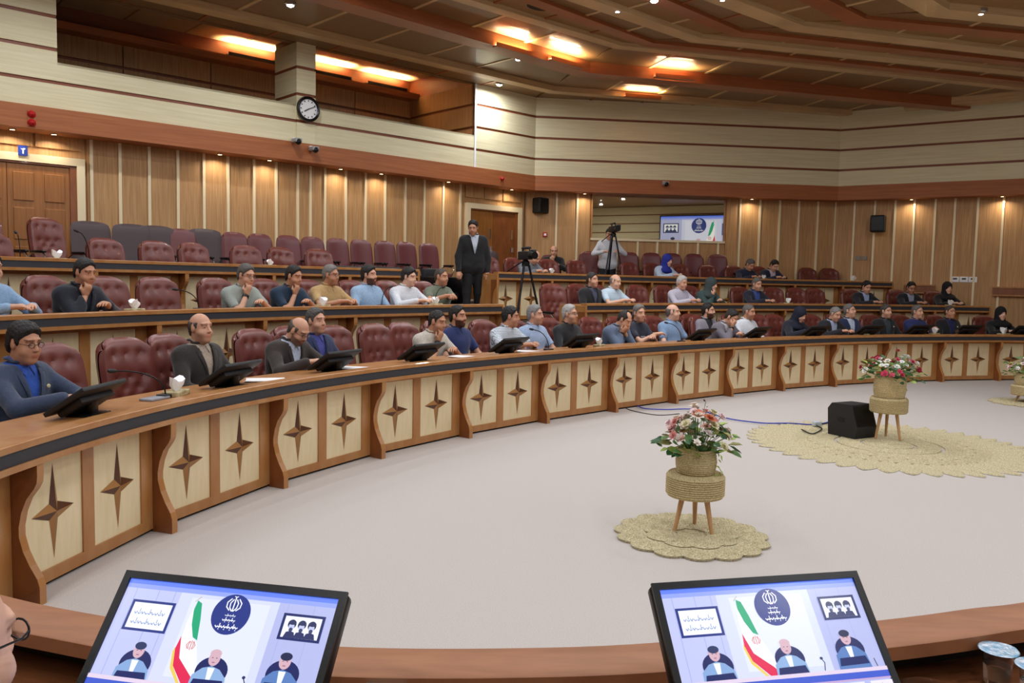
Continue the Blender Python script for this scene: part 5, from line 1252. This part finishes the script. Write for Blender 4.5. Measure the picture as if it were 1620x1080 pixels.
def bouquet(c, z, lab, cols, seed, spread=.17, h_=.2, trail=True, tall=True):
    r = random.Random(seed); t = thing('flower_bouquet', lab, 'flowers', (c.x, c.y, z))
    lms = [leafm().mesh('leaf', g, True) for g in GREENS]
    stems = MB(); heads = []
    for i in range(46):
        a = r.uniform(0, 6.283); u = r.uniform(.05, 1)**.6; d = spread*u; hh = h_*(1-.6*u*u)*r.uniform(.55, 1.1); p = Vector((d*math.cos(a), d*math.sin(a), hh)); stems.tube([(p.x*.2, p.y*.2, -.02), (p.x*.6, p.y*.6, hh*.6), p], .0022, 5); heads.append((p, a, u))
    if tall:
        for a, L_ in ((.6, .33), (1.9, .28), (3.3, .24)):
            q = Vector((.07*math.cos(a), .07*math.sin(a), L_)); stems.tube([(0, 0, 0), (q.x*.5, q.y*.5, L_*.6), q], .002, 5)
            for k in range(5): o = put('leaf', lms[3] if a > 1 else mat_leaf(), t, q+Vector((r.uniform(-.02, .02), r.uniform(-.02, .02), -.03*k))); o.rotation_euler = (r.uniform(-1, 1), r.uniform(-1.2, .6), r.uniform(0, 6)); o.scale = (.55,)*3
    stems.obj('stems', GREENS[1], t, True)['kind'] = 'stuff'
    for i, (p, a, u) in enumerate(heads):
        o = put('blossom', flower_me(cols[i % len(cols)]), t, p); o.rotation_euler = (r.uniform(-.4, .4), .9*u+r.uniform(-.2, .3), a); o.scale = (r.uniform(1.0, 1.75),)*3
    for i in range(130):
        a = r.uniform(0, 6.283); u = r.uniform(.2, 1.05); d = spread*u*1.05; p = Vector((d*math.cos(a), d*math.sin(a), h_*r.uniform(.0, .85)*(1.1-.5*u))); o = put('leaf', lms[r.choice((0, 0, 1, 1, 2, 3))], t, p); o.rotation_euler = (r.uniform(-.6, .6), r.uniform(-.7, .5), a+r.uniform(-.5, .5)); s_ = r.uniform(.9, 1.9); o.scale = (s_, s_, s_)
    if trail:
        for i in range(12):
            p = Vector((.12+.02*math.sin(i), -.07, .02-.014*i)); o = put('leaf', lms[2], t, p); o.rotation_euler = (r.uniform(-.6, .6), r.uniform(.2, 1.2), r.uniform(-1, 1)); o.scale = (.6,)*3
    return t
_ml = []
def mat_leaf():
    if not _ml: _ml.append(leafm(.035, .014).mesh('leaf', mat('leaf_burgundy', '#4c1a22', .6), True))
    return _ml[0]
c1 = V2(*G(1093, 848)[:2]); r1 = abs(G(1212, 848).x-G(974, 848).x)/2
mat_thing(c1, r1, 15, r1*.215, 'round straw mat edged with coiled discs under the nearest flower stool')
q1 = V2(*G(1097, 842)[:2]); pxm = PX((q1.x+.5, q1.y, 0))[0]-PX((q1.x-.5, q1.y, 0))[0]
zs0 = AT(1096, 789, q1.y).z+.01; zs1 = AT(1096, 752, q1.y).z; rs = 46/pxm
stool(q1, .016, 'woven rope stool with three wooden legs on the small straw mat', rs, (zs0, zs1)); bh = (AT(1100, 714, q1.y).z-AT(1100, 752, q1.y).z)-.01
basket(q1, zs1+.02, 'belly-shaped straw basket with folded rim on the nearest stool', 30/pxm, bh)
bouquet(q1, zs1+bh, 'mixed bouquet of pink, cream and orange flowers with burgundy sprigs', ['#ecd2d2', '#f2e8de', '#d27a55', '#ebb9a6', '#ddd6ac', '#f4e8e5', '#e3b4b0', '#d98f86', '#efe0d0'], 3, 50/pxm, 72/pxm)
# large mat in the middle of the hall
c2 = V2(*G(1405, 704)[:2]); r2 = (G(1405, 704)-G(1180, 690)).length
t = thing('large_straw_mat', 'wide openwork straw mat in the middle of the hall with scalloped edge', 'mat', (c2.x, c2.y, 0))
for a0, b0 in ((0, .16), (.19, .34), (.37, .50), (.56, .66)):
    pr = [(r2*a0, 0), (r2*a0, .012)]; x = r2*a0
    while x < r2*b0: pr += [(x+.008, .017), (x+.016, .012)]; x += .016
    pr += [(x, 0)]; MB().lathe(pr, 72).obj('woven_ring', M_STRAWP, t, True)
lf = MB()
n = 10; L_ = r2*.36; v = []; 
for i in range(n+1):
    u = i/n; w_ = r2*.072*math.sin(math.pi*min(1, u*.92+.08))**.6; v += [(L_*u, -w_, .003), (L_*u, -w_*.5, .016), (L_*u, 0, .008), (L_*u, w_*.5, .016), (L_*u, w_, .003)]
lf.add(v, [(i*5+k, i*5+k+1, i*5+k+6, i*5+k+5) for i in range(n) for k in range(4)]); lfm = lf.mesh('scallop', M_STRAWP, True)
for j in range(44):
    a = 2*math.pi*j/44; o = put('scallop', lfm, t, (r2*.64*math.cos(a), r2*.64*math.sin(a), .001*(j % 2))); o.rotation_euler = (0, 0, a)
ro = MB().lathe(coil_prof(r2*.055, .016, .005, .016), 14).mesh('coil_disc', M_STRAWP, True)
for j in range(30):
    a = 2*math.pi*j/30; put('coil_disc', ro, t, (r2*.525*math.cos(a), r2*.525*math.sin(a), 0))
q2 = V2(*G(1403, 696)[:2]); pxm = PX((q2.x+.5, q2.y, 0))[0]-PX((q2.x-.5, q2.y, 0))[0]
zs0 = AT(1404, 654, q2.y).z; zs1 = AT(1404, 631, q2.y).z; stool(q2, .016, 'woven rope stool with three wooden legs beside the floor loudspeaker', 28.5/pxm, (zs0, zs1)); bh = AT(1406, 604, q2.y).z-zs1+.02
basket(q2, zs1+.02, 'straw basket on the stool beside the floor loudspeaker', 23/pxm, bh)
bouquet(q2, zs1+bh, 'bouquet of white and crimson flowers with trailing lime leaves', ['#f0f0ea', '#f0f0ea', '#e6e6e0', '#c8375a', '#d64d6a', '#ece8de', '#b32c4a'], 5, 42/pxm, 44/pxm, tall=False)
c3 = V2(*G(1625, 638)[:2]); mat_thing(c3, .5*(G(1675, 638)-G(1575, 638)).length, 14, .11, 'small round straw mat by the far desks')
pxm = PX((c3.x+.5, c3.y, 0))[0]-PX((c3.x-.5, c3.y, 0))[0]; zs1 = AT(1625, 611, c3.y).z; stool(c3, .016, 'woven rope stool with three wooden legs by the far desks', 24/pxm, (zs1-.14, zs1)); bh = .15
basket(c3, zs1+.02, 'straw basket on the far stool', 19/pxm, bh); bouquet(c3, zs1+bh, 'bouquet of blush and white flowers at the far stool', ['#f0e0dc', '#f2efe8', '#e6c7c4', '#c66a4a'], 9, 32/pxm, 34/pxm, trail=False)
# floor loudspeaker (wedge) and cables
sp = V2(*G(1348, 692)[:2]); pxm = PX((sp.x+.5, sp.y, 0))[0]-PX((sp.x-.5, sp.y, 0))[0]; sw = 54/pxm; shh = 52/pxm
t = thing('floor_loudspeaker', 'black wedge loudspeaker lying on the large straw mat', 'loudspeaker', (sp.x, sp.y+.05, .016), math.radians(-62))
prof = [(-sw*.45, 0), (sw*.50, 0), (sw*.56, shh*.32), (sw*.34, shh), (-sw*.36, shh*.98), (-sw*.5, shh*.8)]
MB().prism(prof, -sw*.42, sw*.42).obj('cabinet', M_PLASTM, t)
d = Vector((sw*.34-sw*.56, 0, shh*.68)); nrm = Vector((shh*.68, 0, sw*.22)).normalized()
g = MB(); a_ = Vector((sw*.56, 0, shh*.32))+nrm*.006
g.add([a_+d*.08+Vector((0, -sw*.37, 0)), a_+d*.08+Vector((0, sw*.37, 0)), a_+d*.92+Vector((0, sw*.37, 0)), a_+d*.92+Vector((0, -sw*.37, 0))], [(0, 1, 2, 3)]); g.obj('grille', M_PLASTIC, t)
MB().box(-sw*.12, sw*.12, -sw*.425, -sw*.415, shh*.45, shh*.58).obj('side_handle', M_PLASTIC, t)
def cable(name, lab, pts, r, mt, z=.006):
    P = [G(x, y, 0) for x, y in pts]; Q = catmull([V2(p.x, p.y) for p in P], 8); o = MB().tube([(q.x, q.y, z) for q in Q], r, 6).obj(name, mt, None, True); return tag(o, lab, 'cable')
cable('blue_cable', 'thin blue cable crossing the carpet to the loudspeaker', [(1005, 641), (1018, 648), (1050, 650), (1100, 650), (1150, 664), (1190, 670), (1215, 672), (1250, 672), (1290, 674), (1318, 668)], .008, M_BLUE, .02)
cable('dark_cable', 'thin dark cable curling from under the desks across the carpet', [(985, 643), (1000, 650), (1040, 657), (1075, 655)], .005, M_PLASTM)
cable('power_lead', 'black power lead curling behind the floor loudspeaker', [(1268, 683), (1285, 690), (1300, 682), (1292, 676), (1312, 672), (1322, 662)], .007, M_PLASTM, .028)
g = G(1292, 676); t = thing('cable_connector', 'small pale cable connector on the blue cable', 'connector', (g.x, g.y, .02), .4); MB().box(-.05, .05, -.03, .03, 0, .05, 0, None, .01).obj('shell', mat('connector_grey', '#b9c2cf', .5), t, True)

# ------------------------------------------------------------------ the two lit monitors and the wall screen: one picture
def picture():
    S = []
    def poly(c, *p): S.append((c, p))
    def rect(c, a, b, x, y): poly(c, (a, b), (x, b), (x, y), (a, y))
    def ell(c, x, y, rx, ry, n=28): poly(c, *[(x+rx*math.cos(2*math.pi*k/n), y+ry*math.sin(2*math.pi*k/n)) for k in range(n)])
    def stroke(c, pts, w_):
        for (x0, y0), (x1, y1) in zip(pts[:-1], pts[1:]):
            dx, dy = (x1-x0)*1.78, y1-y0; L_ = math.hypot(dx, dy)+1e-9; nx, ny = -dy/L_*w_/1.78, dx/L_*w_; ex, ey = dx/L_*w_*.5/1.78, dy/L_*w_*.5
            poly(c, (x0-ex+nx, y0-ey+ny), (x1+ex+nx, y1+ey+ny), (x1+ex-nx, y1+ey-ny), (x0-ex-nx, y0-ey-ny))
    rect('#a9b2e2', 0, 0, 1, 1); rect('#b6bce6', 0, .06, .27, .76); rect('#c9cff0', .27, .06, .74, .76); rect('#d5daf6', .33, .10, .70, .70); rect('#aab0dc', .74, .05, 1, .76)
    for x in (.05, .16, .24, .78, .90): rect('#a0a8d8', x, .05, x+.004, .76)
    rect('#5f7cf0', 0, 0, 1, .035); rect('#8c9cec', 0, .035, 1, .07)
    # framed calligraphy
    rect('#1f2f7a', .055, .16, .265, .40); rect('#e8eef8', .068, .18, .252, .38)
    for row in range(2):
        y = .255+.075*row; x = .085
        for k in range(9):
            stroke('#7f8fc0', [(x, y+.006*math.sin(k*2.1)), (x+.006, y+.014), (x+.013, y-.004+.01*(k % 2))], .0035)
            if k % 3 == 1: stroke('#7f8fc0', [(x+.008, y-.028), (x+.008, y)], .003)
            x += .0165
    # flag on its pole
    stroke('#b9b0a0', [(.372, .09), (.352, .13)], .004)
    poly('#1f9e72', (.362, .12), (.385, .14), (.405, .26), (.425, .42), (.40, .40), (.372, .30), (.358, .20)); poly('#f0f2f8', (.356, .18), (.374, .31), (.402, .41), (.427, .44), (.47, .62), (.46, .70), (.38, .58), (.352, .44), (.348, .30)); poly('#d4204e', (.347, .40), (.375, .56), (.455, .68), (.485, .75), (.43, .75), (.36, .62), (.34, .50)); poly('#e0c25a', (.338, .48), (.36, .62), (.42, .745), (.405, .745), (.35, .64), (.334, .52))
    cx, cy = .405, .46; stroke('#c03a50', [(cx, cy-.035), (cx, cy+.035)], .003)
    for s in (-1, 1):
        for q in (.012, .02): stroke('#c03a50', [(cx+s*q*.5, cy-.028), (cx+s*q, cy), (cx+s*q*.6, cy+.028)], .0028)
    # round emblem
    ell('#23337e', .535, .20, .088, .157, 36); cx, cy = .535, .125; stroke('#e8ecf8', [(cx, cy-.055), (cx, cy+.05)], .005)
    for s in (-1, 1):
        stroke('#e8ecf8', [(cx+s*.008, cy-.04), (cx+s*.018, cy-.012), (cx+s*.016, cy+.025), (cx+s*.004, cy+.05)], .0045); stroke('#e8ecf8', [(cx+s*.018, cy-.045), (cx+s*.033, cy-.015), (cx+s*.031, cy+.022), (cx+s*.016, cy+.045)], .0045)
    stroke('#e8ecf8', [(cx-.008, cy-.065), (cx, cy-.06), (cx+.008, cy-.065)], .003)
    for row, (y, w_, th) in enumerate(((.208, .05, .002), (.243, .06, .003), (.295, .105, .0038))):
        n = (6, 6, 8)[row]; x = .535-w_/2
        for k in range(n):
            a = w_/n; h_ = th*3.2; stroke('#e8ecf8', [(x, y+h_*.4*math.sin(k*1.7)), (x+a*.5, y+h_), (x+a*.95, y+h_*.2)], th)
            if k in (1, 4, 6): stroke('#e8ecf8', [(x+a*.5, y-h_*1.6), (x+a*.5, y+h_*.3)], th*.9)
            if k % 2: ell('#e8ecf8', x+a*.4, y+h_*2.0, th*.7, th*1.1, 6)
            x += a
    # framed triple bust portrait (generic)
    rect('#1a2660', .775, .145, .965, .345); rect('#e9eefa', .788, .165, .952, .325)
    for k in range(3):
        x = .825+.045*k; ell('#1b2142', x, .225, .019, .036, 18); ell('#b8bde0', x, .243, .013, .026, 16); ell('#2a3158', x, .212, .018, .018, 14); ell('#3a4168', x, .266, .009, .016, 12); poly('#2b3260', (x-.026, .325), (x-.018, .285), (x, .275), (x+.018, .285), (x+.026, .325))
    # three seated men
    S_keep = len(S)
    for x, y, hr, hc, jc in ((.185, .50, .0, '#24305c', '#7f9fce'), (.535, .49, 1, '#c9b8c4', '#86a6d2'), (.845, .455, .0, '#1f2448', '#5578b4')):
        n0 = len(S)
        ell('#18215a', x+.003, y+.12, .056, .085, 26)
        poly(jc, (x-.062, y+.26), (x-.058, y+.15), (x-.03, y+.105), (x, y+.09), (x+.03, y+.105), (x+.058, y+.15), (x+.066, y+.26)); poly('#e3e9f8', (x-.012, y+.10), (x+.012, y+.10), (x+.006, y+.2), (x-.004, y+.2))
        ell('#caa6b4', x, y+.045, .020, .044, 20); ell(hc, x, y+.015, .0205, .024, 18)
        if hr: ell('#caa6b4', x, y+.022, .0185, .03, 18)
        for s in (-1, 1): ell('#5b4a6a', x+s*.007, y+.042, .003, .003, 6)
        ell('#9a6f86', x, y+.068, .006, .004, 8)
        poly('#12205c', (x-.048, y+.17), (x+.052, y+.165), (x+.060, y+.215), (x-.055, y+.22))
        for q in range(n0, len(S)): S[q] = (S[q][0], tuple((x+(a-x)*1.3, y+(b-y)*1.25-.01) for a, b in S[q][1]))
    rect('#d6c6dc', 0, .745, 1, .775); rect('#3c56c2', 0, .775, 1, .825); rect('#b79cc8', 0, .825, 1, .84)
    for k in range(7):
        x = .02+.145*k; rect('#dfdaf0', x, .85, x+.115, 1.0); poly('#6a5a9a', (x+.057, .865), (x+.066, .96), (x+.085, 1.0), (x+.03, 1.0), (x+.048, .96))
    stroke('#24305c', [(.69, .74), (.70, .68), (.69, .65)], .004); ell('#24305c', .69, .645, .008, .012, 10); stroke('#24305c', [(.955, .74), (.95, .68)], .004)
    return S
PIC = picture()
def screen_mesh(name, w_, h_, strength):
    m = MB(); mats = []; idx = {}
    for i, (c, pts) in enumerate(PIC):
        if c not in idx:
            idx[c] = len(mats); k = 'lit_%s_%g' % (c, strength); mats.append(mat(k, '#000000', .25, emit=(c, strength)))
        z = -.00002*i*w_*2
        m.add([((u-.5)*w_, z, (.5-max(0, min(1, v)))*h_) for u, v in pts], [tuple(range(len(pts)))], idx[c])
    me = bpy.data.meshes.new(name); me.from_pydata(m.v, [], m.f)
    for q in mats: me.materials.append(q)
    me.polygons.foreach_set('material_index', m.m); me.update(); return me
def lit_monitor(tl, tr, width, lab, rec):
    lo, hi = .66, 1.25                                       # find the height at which the top edge has its real width
    for _ in range(40):
        z = (lo+hi)/2; d = (G(*tl, z)-G(*tr, z)).length
        if d > width: lo = z
        else: hi = z
    a, b = G(*tl, z), G(*tr, z); ex = (b-a).normalized(); up = Vector((0, 0, 1)); fw = up.cross(ex); e = math.radians(rec); v = fw*math.cos(e)+up*math.sin(e); n = ex.cross(v)
    H = width*.60; o = (a+b)/2-v*H; R = Matrix((ex, -n*-1 if False else n*-1, v)).transposed().to_4x4(); R.translation = o
    t = thing('lit_monitor', lab, 'monitor', o); t.matrix_world = R
    f = .013; MB().box(-width/2, width/2, .0, .03, 0, H, 0, None, .008).box(-width*.35, width*.35, .025, .055, H*.2, H*.8, 0, None, .012).obj('casing', M_PLASTIC, t, True)
    bz = MB(); W2 = width/2
    for x0, x1, z0, z1 in ((-W2, -W2+f, 0, H), (W2-f, W2, 0, H), (-W2+f, W2-f, H-f, H), (-W2+f, W2-f, 0, .02)): bz.box(x0, x1, -.006, .0, z0, z1)
    bz.obj('bezel', M_PLASTIC, t)
    s_ = put('screen', screen_mesh('screen', width-2*f, H-f-.02, 1.15), t, (0, -.0005, (H-f+.02)/2)); 
    st = MB().tube([(0, .04, H*.3), (0, .10, H*.1-.02)], .02, 10).obj('stand', M_PLASTIC, t, True)
    return t, n
lit_monitor((203, 903), (552, 938), .43, 'lit monitor showing the panel beside the bald listener', 48)
lit_monitor((1029, 924), (1353, 904), .43, 'lit monitor showing the panel beside the foil-lidded cups', 48)
# big screen on the front wall (behind the photographer), seen in the mirror window
def reflect(px, py):
    a, b = LOWP[1], LOWP[2]; h = onwall(px, py, a, b); d = ray(px, py); t = (b-a).normalized(); n = Vector((-t.y, t.x, 0)); r = d-n*2*d.dot(n); best = None
    for i in (3, 4, 5, 6, 7):
        p, q = POLY[i], POLY[(i+1) % n8]; e = q-p; m = V2(-e.y, e.x).normalized(); den = r.x*m.x+r.y*m.y
        if den < 1e-5: continue
        k = (m.dot(p)-m.dot(V2(h.x, h.y)))/den
        if k > 0 and (best is None or k < best[0]): best = (k, i)
    return h+r*best[0], best[1]
(u0, wi), (u1, wj) = reflect(1047, 343), reflect(1107, 358)
p, q = POLY[wi], POLY[(wi+1) % n8]; e = (q-p).normalized(); m_ = V2(-e.y, e.x)
dd_ = (V2(u1.x, u1.y)-V2(u0.x, u0.y)).dot(e); sc_w = abs(dd_)/.465; sc_h = sc_w*9/16; cc = V2(u0.x, u0.y)+e*math.copysign(sc_w/2, dd_)-m_*.12
t = thing('wall_screen', 'large wall screen reflected in the mirror window', 'screen', (cc.x, cc.y, u0.z-sc_h/2), math.atan2(e.y, e.x))
put('picture', screen_mesh('picture', sc_w, sc_h, .9), t, (0, -.03, 0)); MB().box(-sc_w/2-.06, sc_w/2+.06, -.02, .04, -sc_h/2-.06, sc_h/2+.06).obj('frame', M_PLASTIC, t)
# cups, saucer, tissue on the near desk
def cup(px, py, dist, lab):
    p = G(px, py, .70+.086); t = thing('water_cup', lab, 'cup', (p.x, p.y, .70), .4)
    MB().lathe([(0, .002), (.026, .002), (.033, .08), (.040, .082), (.040, .084), (.031, .084), (.024, 0), (0, 0)], 24).obj('beaker', M_GLASS, t, True); MB().lathe([(0, .006), (.025, .006), (.029, .05), (0, .05)], 20).obj('water', mat('water', '#f4f8fb', .02, trans=1), t, True)
    MB().lathe([(0, .0865), (.041, .0865), (.043, .0845), (.0, .0845)], 24, ang=lambda a, z: 1+.06*(math.cos(a) > .9)).obj('foil_lid', M_FOIL, t, True)
for px, py, dist, lab in ((1580, 1026, 1.02, 'clear water cup with a printed foil lid near the saucer'), (1640, 1052, .95, 'second foil-lidded water cup at the desk edge'), (612, 1078, 1.3, 'foil-lidded water cup between the two lit monitors')): cup(px, py, dist, lab)
p = G(1478, 1096, .712); t = thing('glass_saucer', 'clear glass saucer under the right monitor edge', 'saucer', (p.x, p.y, .70)); MB().lathe([(0, 0), (.04, 0), (.07, .012), (.072, .014), (.04, .004), (0, .004)], 32).obj('dish', M_GLASS, t, True)
p = G(915, 1062, .79); t = thing('tissue', 'single white tissue peak between the lit monitors', 'tissue', (p.x, p.y, .70), .3, None, (1.3, 1.3, 1.5))
m = MB(); m.add([(-.06, -.02, 0), (.0, -.03, 0), (.06, -.01, 0), (.05, .03, 0), (-.05, .03, 0), (-.005, .0, .062), (.012, .008, .06), (-.03, .01, .04), (.035, .01, .035)], [(0, 1, 5, 7), (1, 2, 8, 6, 5), (2, 3, 8), (3, 4, 7, 5, 6, 8), (4, 0, 7)]); m.obj('folded_sheet', M_WHITE, t)

# ------------------------------------------------------------------ empty chairs give way where somebody already sits
def kill(o):
    for c in list(o.children): kill(c)
    bpy.data.objects.remove(o)
_ch = [o for o in bpy.data.objects if o.parent is None and o.get('category') == 'chair']
_occ = [o for o in _ch if 'chair seating' in o['label']]
for o in [o for o in _ch if 'empty' in o['label']]:
    if any((o.location-q.location).length < .40 for q in _occ): kill(o)

# say which bay or empty chair by the person nearest to it
def relabel(grp, row, pre, reach, shift=0):
    used = set(); obs = [o for o in bpy.data.objects if o.parent is None and o.get('group') == grp]
    for o in sorted(obs, key=lambda o: o.location.y):
        m = o.matrix_basis; q = m @ Vector((shift, 0, 0)); c = sorted(((V2(q.x, q.y)-pp).length, l) for r, l, pp in PEOPLE if r == row)
        for d_, l in c:
            if d_ > reach: break
            if l not in used: used.add(l); o['label'] = pre+trim(l, 10); break
relabel('bays of the lowest desk row', 0, 'star-panelled desk bay before the ', 1.75, .6)
relabel('bays of the middle desk row by the left wall', 1, 'middle-row star-panelled bay before the ', 1.6, .6); relabel('bays of the middle desk row beyond the aisle', 1, 'middle-row star-panelled bay before the ', 1.6, .6)
relabel('empty tufted chairs of the lowest row', 0, 'empty maroon tufted chair beside the ', 1.3); relabel('empty tufted chairs of the middle row', 1, 'empty maroon tufted chair beside the ', 1.3)
